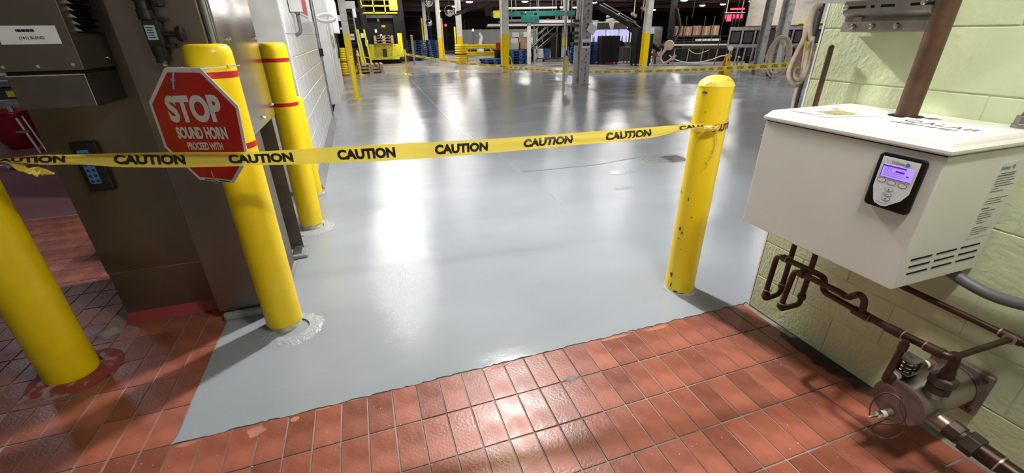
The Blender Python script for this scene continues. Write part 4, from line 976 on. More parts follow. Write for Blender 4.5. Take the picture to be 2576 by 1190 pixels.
# guard rail
gr = thing('guard_rail', 'yellow double beam guard rail beside the column guard', 'guard rail', (6.75, 25.1, 0))
for z in (.46, .82):
    MB().prism([(0, 0), (.05, .03), (.05, .09), (.02, .11), (.05, .13), (.05, .19), (0, .22)], (-.95, -.06, z-.11), (0, -1, 0), (0, 0, 1), (1.9, 0, 0)).build('beam', 'yellow', gr)
for x in (-.9, .85): MB().box(x, -.06, 0, x+.1, .04, .98).build('post', 'yellow', gr)
# ladder
ld = thing('ladder', 'light aluminium ladder beside the column in front of the pallet machine', 'ladder', (.0, 21.4, 0))
MB().tube([(-.22, .2, 0), (-.22, .6, 2.4)], .025, 8).build('rail', 'galv', ld, smooth=True)
MB().tube([(.25, -.1, 0), (.18, .5, 2.4)], .03, 8).build('rail', 'hose_white', ld, smooth=True)
for k in range(9):
    z = .2 + k*.24; MB().tube([(-.22, .2+z*.16, z), (.25-z*.03, -.1+z*.25, z)], .018, 8).build('rung', 'galv', ld, smooth=True)

# ---- pallets
def pallet_mesh(name, m):
    mb = MB(); w, d = 1.02, 1.2
    for k in range(6): mb.box(-w/2 + k*(w-.12)/5, -d/2, .105, -w/2 + k*(w-.12)/5 + .12, d/2, .125)
    for y in (-d/2, -.05, d/2-.1): mb.box(-w/2, y, .02, -w/2+.13, y+.1, .105).box(-.08, y, .02, .08, y+.1, .105).box(w/2-.13, y, .02, w/2, y+.1, .105)
    for y in (-d/2, -.07, d/2-.14): mb.box(-w/2, y, 0, w/2, y+.14, .02)
    return mb.build(name, m)
ORD = ['topmost', 'second', 'third', 'fourth', 'fifth', 'sixth', 'seventh', 'eighth', 'ninth']
def stack(x, y, n, m, label, group, rz=0.0, proto={}):
    for k in range(n):
        if m not in proto:
            proto[m] = o = pallet_mesh('pallet', m)
        else:
            o = proto[m].copy(); COL.objects.link(o)
        for key in list(o.keys()): del o[key]
        o.location = (x + random.uniform(-.03, .03), y + random.uniform(-.03, .03), .127*k); o.rotation_euler = (0, 0, rz + random.uniform(-.02, .02))
        tag(o, label.replace('pallet in', 'pallet, ' + ORD[n-1-k] + (' one' if k == 0 or k == n-1 else ' from the top') + ' in', 1), 'pallet', group)
random.seed(4)
stack(3.55, 29.6, 9, 'blue_pallet', 'blue pallet in the stack next to the pallet machine', 'blue pallets by the machine')
stack(4.75, 31.2, 9, 'blue_pallet', 'blue pallet in the stack beside the dull yellow column foot', 'blue pallets by the column')
stack(6.87, 23.5, 2, 'blue_pallet', 'blue pallet in the low pair in front of the brown drum', 'blue pallets in the low pair')
stack(8.15, 23.1, 5, 'blue_pallet', 'blue pallet in the stack at the foot of the steel stairs', 'blue pallets by the stairs')
stack(11.2, 21.2, 8, 'blue_pallet', 'blue pallet in the tall stack behind the bare grey column', 'blue pallets behind the grey column', R(20))
stack(12.35, 24.3, 4, 'blue_pallet', 'blue pallet in the stack behind the white column', 'blue pallets behind the white column', R(10))
stack(.55, 20.2, 3, 'wood', 'light wooden pallet in the low stack on the hall floor', 'wooden pallets on the floor')
# drum behind
dr = thing('brown_drum', 'squat brown drum wrapped in film behind the low blue pallets', 'drum', (8.35, 25.7, 0))
MB().lathe([(.45, .25), (.46, .27), (.46, .75), (.44, .78)], n=24).build('drum', 'kraft', dr, smooth=True)
MB().box(-.5, -.5, 0, .5, .5, .25).build('base', 'machine', dr)

# ---- pallet dispenser machine (tall dark frame)
pm = thing('pallet_dispenser', 'tall dark pallet dispensing machine with a yellow front plate', 'machine', (1.6, 27.0, 0))
for x in (-.80, .78):
    MB().box(x-.10, -.1, 0, x+.10, .3, 3.6).build('mast', 'machine', pm)
MB().box(-.93, -.14, 0, -.88, -.10, 3.2).build('edge_trim', 'beam_red', pm)
MB().box(-.8, .3, 0, .8, .9, 2.7).build('back_panel', 'machine', pm)
MB().box(.85, .0, .6, 1.3, .9, 3.4).build('side_tower', 'machine', pm, bevel=.03)
MB().prism(rrect(-.78, .22, .80, 1.02, .05), (0, -.28, 0), (1, 0, 0), (0, 0, 1), (0, .06, 0)).build('yellow_plate', 'lime', pm)
MB().box(-.10, -.30, .36, .12, -.275, .78).build('plate_window', 'machine_grey', pm)
for x, z in ((-.5, .90), (-.3, .90), (0, .90), (.35, .92), (.55, .92), (.3, .42)): MB().box(x, -.29, z, x+.05, -.281, z+.03).build('plate_mark', 'ink', pm)
for z in (2.52, 2.85, 3.15): MB().box(-.95, -.15, z, .95, -.08, z+.07).build('guard_rail', 'lime', pm)
for x in (-.9, -.3, .3): MB().box(x, -.15, 2.5, x+.06, -.08, 3.4).build('rail_post', 'lime', pm)
MB().box(.55, -.25, 2.65, 1.0, -.1, 3.3).build('yellow_cabinet', 'lime', pm, bevel=.04)
MB().box(-.7, -.05, 2.30, .7, .3, 2.45).build('cross_beam', 'machine_grey', pm)
MB().box(.80, -.2, .35, 1.05, .2, 1.55).build('yellow_post', 'lime', pm)
for x, z in ((-.15, 2.15), (-.35, 1.6), (-.1, 1.35), (.0, .98)): MB().box(x, .28, z, x+.12, .299, z+.16).build('sticker', 'white', pm)
MB().box(.05, .27, 1.86, .25, .298, 1.96).build('orange_lamp', 'orange_sign', pm)
stk = [o for o in bpy.data.objects if o.name.startswith('pallet') and o.type == 'MESH' and o.data.materials and o.data.materials[0] == M['wood']]
for k in range(3):
    o = stk[0].copy(); COL.objects.link(o); o.location = (1.6, 26.6, 1.05 + .135*k); o.rotation_euler = (0, 0, 0)
    tag(o, ('lowest', 'middle', 'top')[k] + ' wooden pallet held above the yellow plate of the pallet dispenser', 'pallet', 'wooden pallets in the dispenser')
fr = thing('dark_frame', 'dark steel gantry with hanging tags left of the pallet dispenser', 'frame', (-.2, 26.0, 0))
for x in (-.6, .05, .75): MB().box(x, 0, 0, x+.12, .15, 3.6).build('post', 'machine', fr)
MB().box(-.7, -.02, 2.55, 1.0, .2, 2.75).box(-.7, -.02, 1.75, .75, .2, 1.9).build('cross_beam', 'machine', fr)
MB().box(.1, .2, .6, .75, .8, 2.6).build('cabinet', 'machine', fr)
for x in (.55, .66, .97): MB().bar((x-.12, -.05, 1.75), (x+.03, -.05, .0), .09).build('yellow_leg', 'lime', fr)
for x, z, w, h in ((-.35, 2.15, .14, .26), (.42, 2.3, .16, .40), (-.2, 1.3, .2, .28), (.08, 1.25, .25, .30), (.65, 1.35, .2, .22), (.82, .95, .15, .3), (-.3, 1.75, .12, .1), (.1, 2.7, .5, .35)):
    MB().box(x, -.06, z, x+w, -.045, z+h).build('hanging_tag', 'white' if w < .24 else 'box_white', fr)
# dark backdrop racks
def rack(label, x, y, w, d, h, n, rz=0.0, m='machine', load=None):
    t = thing('storage_rack', label, 'rack', (x, y, 0), None, rz)
    for sx in (-w/2, w/2-.08):
        for sy in (-d/2, d/2-.08): MB().box(sx, sy, 0, sx+.08, sy+.08, h).build('upright', m, t)
    for k in range(n):
        z = h*(k+.6)/n; MB().box(-w/2, -d/2, z, w/2, d/2, z+.06).build('shelf', m, t)
    return t
rack('dark storage rack against the far wall', 3.5, 44, 7, 1.2, 3.4, 3)
rack('dark rack behind the blue pallet stacks', 7.5, 41, 4, 1.2, 2.6, 3)

# ---- mirrors, beacons
def mirror(label, x, y, z, r):
    t = thing('convex_mirror', label, 'mirror', (x, y, z), 'round convex mirrors under the roof')
    MB().lathe([(r, 0), (r*.92, -.05), (r*.7, -.11), (r*.4, -.15), (.02, -.17)], n=24, axis='Y').build('dome', 'chrome', t, smooth=True)
    MB().lathe([(r*1.04, .02), (r*1.04, -.02)], n=24, axis='Y').build('rim', 'col_white', t)
    MB().tube([(0, .03, 0), (0, .03, 4.5 - z)], .02, 6).build('hanger', 'galv', t)
mirror('convex mirror high above the pallet machine', 4.39, 27.4, 3.15, .26)
mirror('half lit convex mirror beyond the white columns', 6.78, 33.5, 2.95, .34)
mirror('low convex mirror fixed to the thin white column', 5.3, 33.7, 2.23, .22)
def beacon(label, x, y, z, m='red_led', r=.06):
    t = thing('signal_beacon', label, 'beacon', (x, y, z), 'small signal beacons')
    MB().lathe([(r, -.08), (r*1.1, 0), (r*.8, .07), (.02, .10)], n=14).build('lens', m, t, smooth=True)
    MB().tube([(0, 0, -.08), (0, 0, -z)], .025, 8).build('mast', 'machine_grey', t)
beacon('red beacon on a mast behind the guard rail', 7.4, 38.5, 2.15, r=.09)
beacon('red beacon above the steel stairs', 11.2, 28.2, 1.95, r=.10)
beacon('red beacon above the bottle conveyor', 18.6, 24.0, 2.6, r=.10)
beacon('orange beacon on the white robot arm', 9.2, 36.6, 1.75, 'orange_led', .07)

# ---- grey partition panels
for k in range(7):
    o = thing('partition_panel', 'plain grey partition panel in the row behind the guard rail', 'panel', (9.1 + k*.92, 39.4 - k*.30, 0), 'grey partition panels', R(-18))
    MB().box(-.46, -.02, .25, .46, .02, 1.80).build('sheet', 'partition', o)
    MB().box(.44, -.04, 0, .50, .04, 1.85).build('post', 'col_grey', o)
ra = thing('robot_arm', 'small white robot arm in front of the partition panels', 'robot', (9.8, 36.8, 0))
MB().lathe([(.3, 0), (.3, .3), (.18, .5), (.16, .8)], n=20).build('base', 'col_white', ra, smooth=True)
MB().tube([(0, 0, .8), (.15, 0, 1.2)], .14, 14).build('lower_arm', 'col_white', ra, smooth=True)
MB().tube([(.15, 0, 1.2), (-.05, 0, 1.55)], .12, 14).build('upper_arm', 'col_white', ra, smooth=True)
MB().tube([(-.05, 0, 1.5), (-.35, 0, 1.3)], .08, 12).build('wrist', 'galv', ra, smooth=True)

# ---- green overhead conveyor
gc = thing('overhead_conveyor', 'dark green overhead conveyor hung above the steel stairs', 'conveyor', (8.6, 22.1, 2.2), None, R(-20))
MB().box(-2.0, -.25, .0, 2.1, .25, .22).build('bed', 'green_conv', gc, bevel=.01)
MB().box(-.55, -.30, -.28, .35, .2, .02).build('drive_box', 'green_conv', gc, bevel=.02)
MB().tube([(-1.4, -.28, .34), (1.2, -.28, .34)], .055, 12).build('white_pipe', 'hose_white', gc, smooth=True)
MB().tube([(-1.6, -.28, .33), (-1.4, -.28, .34)], .05, 12).build('red_cap', 'red_led', gc, smooth=True)
for x in (-1.6, -.8, .3, 1.0, 1.8): MB().tube([(x, 0, .2), (x, 0, 2.3)], .02, 6).build('hanger', 'galv', gc)
MB().tube([(-.15, -.1, -2.2), (-.15, -.1, -.2)], .10, 12).build('support_post', 'col_white', gc, smooth=True)
MB().tube([(.1, -.1, -2.2), (.1, -.1, -.2)], .03, 8).build('support_pipe', 'galv', gc, smooth=True)
MB().box(-2.3, -.27, .05, -2.0, -.2, .5).build('end_guard', 'machine', gc)
MB().box(-1.9, -.32, -.06, -1.55, -.28, .26).build('yellow_guard', 'lime', gc)
random.seed(8)
for k in range(14): MB().cbox((random.uniform(-1.8, 2.0), -.262, random.uniform(.03, .2)), (random.uniform(.04, .12), .02, .05)).build('label', random.choice(('col_white', 'green_conv', 'machine')), gc)
oc = thing('conveyor_extension', 'black angled conveyor section rising left of the green conveyor', 'conveyor', (5.5, 23.3, 2.25), None, R(15))
MB().bar((-.6, 0, .05), (1.0, 0, .45), .5, .06).bar((-.6, -.25, .15), (1.0, -.25, .55), .04, .10).build('bed', 'machine', oc)
MB().tube([(-.4, 0, 0), (-.4, 0, 2.2)], .02, 6).build('hanger', 'galv', oc)
for k, (x0, x1, z, y) in enumerate(((7.2, 12.2, 1.82, 25.2), (8.0, 12.5, 2.05, 25.6), (9.2, 13.5, 1.95, 24.4))):
    o = thing('product_conveyor', ('lower white edged conveyor line behind the stairs', 'upper dark conveyor line behind the stairs', 'short white conveyor line by the white column')[k], 'conveyor', ((x0+x1)/2, y, z), None, R(-6 + 4*k))
    MB().box(-(x1-x0)/2, -.2, -.05, (x1-x0)/2, .2, .05).build('bed', 'machine_grey', o)
    MB().box(-(x1-x0)/2, -.24, .0, (x1-x0)/2, -.2, .12).build('guide_rail', 'hose_white' if k != 1 else 'galv', o)
    for x in (-1.5, 0, 1.5): MB().tube([(x, 0, .05), (x, 0, 4.5-z)], .02, 6).build('hanger', 'galv', o)

# ---- stairs
st = thing('steel_stairs', 'steel access stairs with bright handrails up to a platform', 'stairs', (9.55, 25.6, 0), None, R(15))
for k in range(7):
    MB().box(.25 + k*.30, .0, .2 + k*.19, .55 + k*.30, .9, .23 + k*.19).build('tread', 'machine_grey', st)
for y in (.0, .9):
    MB().bar((.1, y, .05), (2.4, y, 1.45), .05, .18).build('stringer', 'machine_grey', st)
    MB().tube([(.0, y, .75), (2.35, y, 2.25)], .028, 8).build('handrail', 'hose_white', st, smooth=True)
    MB().tube([(.05, y, .45), (2.35, y, 1.9)], .024, 8).build('mid_rail', 'hose_white', st, smooth=True)
    for k in (0, 1, 2): MB().tube([(.15 + k*1.1, y, .1 + k*.7), (.15 + k*1.1, y, .85 + k*.70)], .022, 8).build('baluster', 'galv', st, smooth=True)
MB().box(2.3, -.05, 1.38, 3.9, 1.2, 1.46).build('platform', 'machine_grey', st)
for x in (2.35, 3.1, 3.85):
    MB().tube([(x, 0, 0), (x, 0, 2.35)], .035, 8).build('platform_post', 'galv', st, smooth=True)
for z in (1.85, 2.33): MB().tube([(2.35, 0, z), (3.85, 0, z)], .025, 8).build('platform_rail', 'galv', st, smooth=True)
MB().box(2.7, .2, .0, 3.6, 1.0, 1.3).build('undercroft_box', 'machine', st)
dl = thing('platform_cart', 'flat grey cart with small castors in front of the stairs', 'cart', (10.9, 23.9, 0))
MB().box(-1.2, -.3, .14, .9, .3, .18).build('deck', 'machine_grey', dl)
for x in (-1.0, .55, .75): MB().lathe([(.07, -.02), (.07, .02)], (x, -.25, .07), 14, 'Y').build('castor', 'black', dl, smooth=True)

# ---- cartons by the stairs
random.seed(12)
pos = [(8.5, 24.7, .64, .5, .34, 'box_white'), (9.05, 24.6, .64, .5, .34, 'kraft'), (8.5, 24.75, .98, .42, .25, 'box_white'), (8.95, 24.7, .98, .45, .28, 'kraft'), (9.35, 24.6, .98, .35, .26, 'box_white'), (8.55, 24.7, 1.262, .4, .24, 'box_white'), (9.2, 24.65, 1.262, .4, .26, 'box_white')]
sh_ = rack('low dark rack of cartons beside the stairs', 8.95, 24.8, 1.3, .7, .62, 2)
MB().box(-.65, -.35, .58, .65, .35, .64).build('top_shelf', 'machine', sh_)
for (x, y, z, w, h, m), lb_ in zip(pos, ('wide white carton at the bottom of the pile by the stairs', 'wide brown carton at the bottom of the pile by the stairs', 'white carton in the second layer above the wide white carton by the stairs', 'brown carton in the second layer of the pile by the stairs', 'narrow white carton beside the brown one in the pile by the stairs', 'topmost white carton above the wide white one by the stairs', 'topmost white carton next to the stair rail end of the pile')):
    o = thing('carton', lb_, 'box', (x, y, z), 'cartons piled by the stairs')
    MB().box(-w/2, -.25, .001, w/2, .25, h-.004).build('box', m, o, bevel=.008); MB().box(-w/2, -.03, h-.004, w/2, .03, h-.003).build('tape_strip', 'col_white', o)
rb = thing('red_bucket', 'small red bucket beside the yellow column foot', 'bucket', (7.52, 24.32, .64))
MB().lathe([(.13, 0), (.17, .36), (.15, .36), (.11, .03)], n=18).build('shell', mat('bright_red', (0.6, 0.03, 0.03), .35), rb, smooth=True)
MB().box(-.2, -.2, -.64, .2, .2, 0).build('stand', 'machine', rb)
for k, x in enumerate((9.9, 10.35, 10.8)):
    o = thing('waste_bin', ('white bin under the stairs next to the treads', 'white bin under the middle of the stairs', 'dark navy bin under the stairs')[k], 'bin', (x, 25.3, 0))
    MB().lathe([(.16, 0), (.2, .62), (.18, .62), (.14, .03)], n=16).build('shell', 'col_white' if k < 2 else 'blue_pallet', o, smooth=True)

# ---- black cabinets
def black_cab(label, x, y, w, d, h, rz):
    t = thing('black_cabinet', label, 'cabinet', (x, y, 0), 'black covered cabinets', rz)
    MB().box(-w/2, -d/2, .10, w/2, d/2, h).build('cover', 'matte_black', t, bevel=.03)
    MB().box(-.01, -d/2-.005, .15, .01, -d/2, h-.05).build('door_gap', 'black_gloss', t)
    for x_ in (-w/2+.08, w/2-.08):
        for y_ in (-d/2+.08, d/2-.08): MB().lathe([(.05, 0), (.05, .10)], (x_, y_, 0), 10).build('castor', 'black', t)
    return t
c1 = black_cab('black cabinet on castors in front of the lit filling machine', 11.85, 20.1, .92, .6, 1.28, R(-8))
MB().box(-.2, -.25, .02, .25, .2, .10).build('red_tray', 'red_bin', c1)
c2 = black_cab('taller black cabinet beside the yellow column foot', 12.62, 18.45, .78, .6, 1.62, R(-8))
MB().box(.12, -.36, 1.35, .36, -.352, 1.60).build('notice', 'white', c2)

# ---- filling machine with violet lit window
fm = thing('filling_machine', 'pale filling machine with violet lit interior behind the black cabinet', 'machine', (13.4, 22.6, 0), None, R(-20))
MB().box(-1.1, -.3, 0, 1.1, .7, .95).build('base', 'machine_grey', fm, bevel=.02)
MB().box(-1.0, .25, .95, 1.05, .35, 1.55).build('lit_interior', 'violet_light', fm)
for x in (-1.05, -.35, .35, 1.0): MB().box(x, -.32, .95, x+.06, -.26, 1.55).build('frame_post', 'col_white', fm)
MB().prism([(-1.15, 1.55), (1.2, 1.55), (.75, 2.0), (-.9, 1.95)], (0, -.35, 0), (1, 0, 0), (0, 0, 1), (0, .9, 0)).build('hood', 'col_white', fm)
for x in (-.85, .05): MB().prism([(x, 1.58), (x+.75, 1.58), (x+.62, 1.9), (x+.05, 1.9)], (0, -.36, 0), (1, 0, 0), (0, 0, 1), (0, .006, 0)).build('hood_window', 'machine_grey', fm)
for k in range(9): MB().lathe([(.05, 0), (.05, .2), (.02, .3), (.02, .34)], (-.9 + k*.22, -.05, .95), 10).build('nozzle', random.choice(('hose_white', 'galv', 'machine')), fm, smooth=True)
MB().tube([(-.3, 0, 2.0), (.4, 0, 2.12)], .08, 10).tube([(-.3, 0, 2.2), (.4, 0, 2.3)], .06, 10).build('duct', 'hose_white', fm, smooth=True)
tb = thing('side_table', 'grey steel side table between the black cabinets', 'table', (12.75, 20.4, 0), None, R(-8))
MB().box(-.35, -.25, .74, .35, .25, .78).build('top', 'galv', tb)
for x in (-.32, .28):
    for y in (-.22, .18): MB().box(x, y, 0, x+.04, y+.04, .74).build('leg', 'machine_grey', tb)
MB().lathe([(.25, .79), (.2, .95), (.05, 1.05)], (-.05, 0, 0), 16).build('black_bag', 'matte_black', tb, smooth=True)
# ---- inclined conveyor
ic = thing('inclined_conveyor', 'black inclined conveyor descending between the black cabinets and the column', 'conveyor', (12.65, 20.6, 0))
MB().bar((-.6, .9, 2.55), (.45, -.5, 1.66), .4, .16).build('upper_bed', 'machine', ic)
MB().bar((.30, -.45, 1.62), (1.30, -1.75, .62), .36, .16).build('lower_bed', 'machine', ic)
MB().bar((-.6, .65, 2.75), (.5, -.75, 1.85), .04).bar((.35, -.75, 1.85), (1.3, -2.0, .82), .04).bar((-.55, 1.1, 2.72), (.6, -.3, 1.85), .04).build('guide_rail', 'galv', ic)
for p, z in (((.8, -1.05), 1.05), ((1.2, -1.6), .6)): MB().box(p[0]-.03, p[1]-.03, 0, p[0]+.03, p[1]+.03, z).build('support_leg', 'machine_grey', ic)
sp_ = thing('steel_tank', 'dull stainless tank behind the inclined conveyor', 'tank', (14.45, 20.3, 0))
MB().lathe([(.45, .55), (.47, .6), (.47, 1.6), (.4, 1.66)], n=28).build('shell', 'galv', sp_, smooth=True)
for q in (30, 150, 270): MB().tube([(.38*math.cos(R(q)), .38*math.sin(R(q)), 0), (.38*math.cos(R(q)), .38*math.sin(R(q)), .6)], .03, 8).build('leg', 'galv', sp_)

# ---- cartons on the far conveyor, LED display
ck = rack('dark rack holding brown cartons behind the bottle conveyor', 18.6, 22.1, 2.6, .8, 1.2, 2, R(-18))
MB().box(-1.3, -.4, 1.14, 1.3, .4, 1.20).build('top_shelf', 'machine', ck)
for k in range(5):
    x, y = 17.62 + k*.49, 22.42 - k*.16
    o = thing('carton', ('first', 'second', 'third', 'fourth', 'last')[k] + ' tall brown carton counted from the steel tank on the dark rack', 'box', (x, y, 1.202), 'tall brown cartons on the rack', R(-18))
    MB().box(-.22, -.2, 0, .22, .2, .5 - .03*(k % 2)).build('box', 'kraft', o, bevel=.01); MB().box(-.02, -.203, 0, .02, -.2, .47).build('tape_strip', 'box_white', o)
led = thing('led_display', 'red illuminated production display hung above the conveyors', 'display', (18.1, 18.9, 1.85), None, R(-20))
MB().box(-.50, .0, -.02, .50, .08, .36).build('case', 'machine', led)
for x, w in ((-.44, .06), (-.34, .22), (-.06, .10), (.10, .14), (.30, .12)): MB().box(x, -.005, .0 if w > .2 else .12, x+w, .0, .30).build('led_segment', 'red_led', led)
MB().box(-.50, -.02, .36, .50, .08, .40).build('top_cap', 'col_white', led)
MB().box(-.25, -.006, .50, .45, .0, .58).build('led_segment', 'red_led', led)
for x in (-.4, .35): MB().tube([(x, .04, .38), (x, .04, 2.65)], .02, 6).build('hanger', 'col_white', led)
# ---- bottle conveyor
bc = thing('bottle_conveyor', 'long stainless bottle conveyor with thin legs across the hall', 'conveyor', (15.0, 17.2, 0), None, R(-38))
MB().box(-1.5, -.12, .70, 1.6, .12, .80).build('bed', 'machine_grey', bc)
for y in (-.15, .13): MB().box(-1.5, y, .84, 1.6, y+.02, .90).build('guide_rail', 'hose_white', bc)
MB().box(-1.9, -.14, .74, -.9, .14, .84).build('black_bed', 'machine', bc)
for x in (-1.8, -1.2, -.6, 0, .6, 1.2, 1.55):
    for y in (-.12, .1): MB().bar((x, y, 0), (x+.04, y, .70), .035).build('leg', 'galv', bc)
MB().lathe([(.20, -.06), (.22, -.03), (.22, .03), (.20, .06)], (-1.45, -.16, .86), 20, 'Y').build('hose_reel', 'rope', bc, smooth=True)
MB().tube(smoothpath([(-1.5, -.3, .8), (-1.75, -.3, .4), (-1.6, -.32, .1), (-1.3, -.32, .25), (-1.1, -.3, .45)], 6), .06, 8).build('canvas_hose', 'rope', bc, smooth=True)
MB().tube(smoothpath([(-1.4, -.25, .45), (-1.0, -.28, .22), (-.3, -.3, .12), (.4, -.3, .25), (.9, -.3, .42), (1.6, -.3, .36)], 6), .022, 8).build('white_hose', 'hose_white', bc, smooth=True)
MB().tube(smoothpath([(-.6, -.2, .68), (-.2, -.22, .5), (.3, -.2, .66)], 6), .014, 6).build('yellow_hose', 'lime', bc, smooth=True)
MB().box(-2.2, -.25, .40, -1.9, .0, .52).build('red_tray', 'red_bin', bc)
mk = thing('machine_walkway', 'dark guard railing and machinery behind the bottle conveyor', 'machine', (17.1, 19.2, 0), None, R(-20))
MB().box(-2.1, 0, .0, 1.9, .8, .95).build('body', 'machine', mk)
MB().tube([(-1.8, -.2, 1.18), (1.8, -.2, 1.18)], .022, 6).tube([(-1.8, -.2, .95), (1.8, -.2, .95)], .018, 6).build('top_rail', 'machine', mk)
for k in range(9): MB().tube([(-1.8 + k*.45, -.2, .1), (-1.8 + k*.45, -.2, 1.18 + (.9 if k in (1, 3, 4, 6) else 0))], .018, 6).build('baluster', 'machine_grey', mk)
MB().box(.9, -.24, 1.15, 1.15, -.225, 1.5).build('notice', 'white', mk)
for x in (-.4, .1, .4): MB().cbox((x, .2, 1.02), (.35, .3, .10), .2).build('paper_pile', 'col_white', mk)
# ---- cased machines on the right
def cased(label, x, y, w, rz):
    t = thing('cased_machine', label, 'machine', (x, y, 0), 'stainless cased machines', rz)
    MB().box(-w/2, -.25, .86, w/2, .35, .98).box(-w/2, -.27, 1.42, w/2, .35, 1.54).build('case_frame', 'galv', t, bevel=.01)
    n = 3
    for k in range(n+1): MB().box(-w/2 + (w-.06)*k/n, -.27, .98, -w/2 + (w-.06)*k/n + .06, -.21, 1.42).build('post', 'galv', t)
    MB().box(-w/2+.05, -.1, .98, w/2-.05, .3, 1.42).build('mechanism', 'machine', t)
    for k in range(n): MB().box(-w/2 + .1 + (w-.06)*k/n, -.262, 1.02, -w/2 - .04 + (w-.06)*(k+1)/n, -.256, 1.38).build('window_frame', 'machine_grey', t)
    for k in range(5): MB().bar((-w/2+.1+k*w/5.2, -.2, 0), (-w/2+.14+k*w/5.2, -.2, .86), .05).build('leg', 'galv', t)
    for k in range(5): MB().cbox((-w/2+.1+k*w/5.5, -.05, .45 + .12*(k % 3)), (.2, .2, .25)).build('drive', 'machine', t, bevel=.02)
    MB().lathe([(.09, -.40), (.09, -.28), (.06, -.27)], (-w/2+.15, 0, .84), 14, 'Y').build('motor', 'hose_white', t, smooth=True)
    return t
cased('stainless cased machine with windows behind the hose coil column', 13.75, 13.5, 1.3, R(-45))
cased('stainless cased machine with windows near the beige wall', 15.2, 12.6, 1.6, R(-45))
# beige wall and colour stripes on the right
bw = struct(MB().box(19.0, 8.0, 1.62, 19.2, 19.0, 4.5).build('wall_beige', 'beige_wall'), 'beige upper wall panel on the right of the hall')
MB().box(18.9, 8.0, 1.50, 19.0, 19.0, 1.62).build('red_band', 'beam_red', bw); MB().box(18.88, 8.0, 1.66, 19.0, 16.0, 1.72).build('yellow_pipe', 'lime', bw)
MB().box(19.0, 8.0, 0, 19.15, 19.0, 1.5).build('dark_lower_wall', 'hall_dark', bw)
struct(MB().box(14.1, 12.0, -.001, 17.0, 13.6, .003).build('floor_red_patch', 'maroon'), 'red floor strip in front of the cased machines')
# tall dark machinery mass in the middle right and ceiling services
tw = thing('control_tower', 'tall black pipe tower behind the inclined conveyor', 'machine', (14.3, 18.6, 0))
MB().box(-.1, 0, 1.1, .12, .2, 3.6).build('mast', 'machine', tw)
for k in range(6): MB().lathe([(.14, 0), (.14, .05)], (.0, -.1, 1.1 + k*.08), 12).build('ring', 'black', tw)
MB().tube(smoothpath([(.1, 0, 2.4), (.35, -.1, 1.6), (.2, -.1, 1.1), (0, -.1, .8)], 6), .06, 8).build('hose', 'black', tw, smooth=True)
MB().box(-.06, -.05, 0, .06, .05, 1.1).build('stand', 'machine', tw)
# ceiling beams and pipes
random.seed(15)
for k, (y, z) in enumerate(((20, 3.75), (26, 3.75), (32, 3.5), (38, 3.45), (44, 3.4))):
    o = tag(MB().box(-8.8, y-.1, z, 41.5, y+.1, z+.35).build('roof_beam', 'beam_red'), 'dark red roof beam crossing the hall', 'beam', 'roof beams')
for k, (x, z) in enumerate(((3, 3.7), (9.5, 3.55), (13, 3.2), (16, 3.3), (20, 3.4), (24, 3.3))):
    tag(MB().tube([(x, 14, z), (x + random.uniform(-2, 4), 48, z)], .06, 8).build('ceiling_pipe', 'machine'), 'dark pipe running under the hall roof', 'pipe', 'ceiling pipes')
tag(MB().tube([(6.5, 30, 3.35), (17, 27, 3.3)], .035, 8).build('ceiling_pipe', 'galv'), 'thin pale pipe under the roof beams', 'pipe')
for k, (x, y) in enumerate(((11.6, 17.2), (13.2, 16.0), (15.2, 15.2), (16.4, 17.0), (17.2, 17.6), (13.2, 14.3), (14.6, 11.2))):
    tag(MB().tube([(x, y, .9 if k > 1 else 1.9), (x + .06, y, 4.5)], .014, 6).build('drop_cable', 'machine_grey'), 'thin cable drop hanging from the roof over the machines', 'cable', 'cable drops')
for k, (x, y, z) in enumerate(((10.9, 16.7, 2.05), (12.4, 18.3, 2.35))):
    o = thing('chain_hoist', ('yellow brown hoist hook hanging left of the white column', 'brown hoist hook hanging against the white column')[k], 'hoist', (x, y, z))
    MB().cbox((0, 0, 0), (.30, .12, .12), .3, 0, .35).build('hook_block', 'kraft', o, bevel=.03)
    MB().tube([(0, 0, .05), (0, 0, 4.5-z)], .015, 6).build('chain', 'col_white', o)

# ---- wet floor sign, hoses, yellow cone foot
wf = thing('wet_floor_sign', 'orange yellow folding wet floor sign standing on the grey floor', 'sign', (12.5, 13.0, .002))
for s_ in (-1, 1):
    MB().add([(-.16, s_*.14, 0), (.16, s_*.14, 0), (.07, s_*.02, .62), (-.07, s_*.02, .62), (-.16, s_*.155, 0), (.16, s_*.155, 0), (.07, s_*.035, .62), (-.07, s_*.035, .62)],
             [(0, 1, 2, 3), (7, 6, 5, 4), (0, 4, 5, 1), (1, 5, 6, 2), (2, 6, 7, 3), (3, 7, 4, 0)]).build('panel', 'orange_sign', wf)
MB().box(-.08, -.045, .60, .08, .045, .68).build('handle', 'orange_sign', wf, bevel=.02)
MB().prism([(-.04, 0), (.04, 0), (0, .08)], (0, -.058, .45), (1, 0, 0), (0, 0, 1), (0, -.02, 0)).build('warning_mark', 'ink', wf)
MB().box(-.09, -.118, .20, .09, -.105, .25).build('print_line', 'ink', wf)
hc = thing('hose_coil', 'coil of beige hose hanging on the grey steel column', 'hose', (12.30, 10.75, .7), None, R(-50))
random.seed(2)
for k in range(5):
    MB().tube([((.20 + .03*k)*math.cos(R(q)), -.05 - .012*k + .02*math.sin(q*.05), (.50 + .02*k)*math.sin(R(q)) + .02*k - (.1 if k > 2 else 0)) for q in range(0, 361, 15)], .022, 8, caps=False).build('hose_turn', 'rope', hc, smooth=True)
MB().tube(smoothpath([(-.2, -.05, .2), (-.4, -.05, -.1), (-.38, -.05, -.4), (-.15, -.08, -.52)], 6), .02, 8).build('hose_end', 'rope', hc, smooth=True)
MB().cbox((-.15, -.08, -.55), (.14, .06, .06), .2).build('nozzle', 'black', hc)
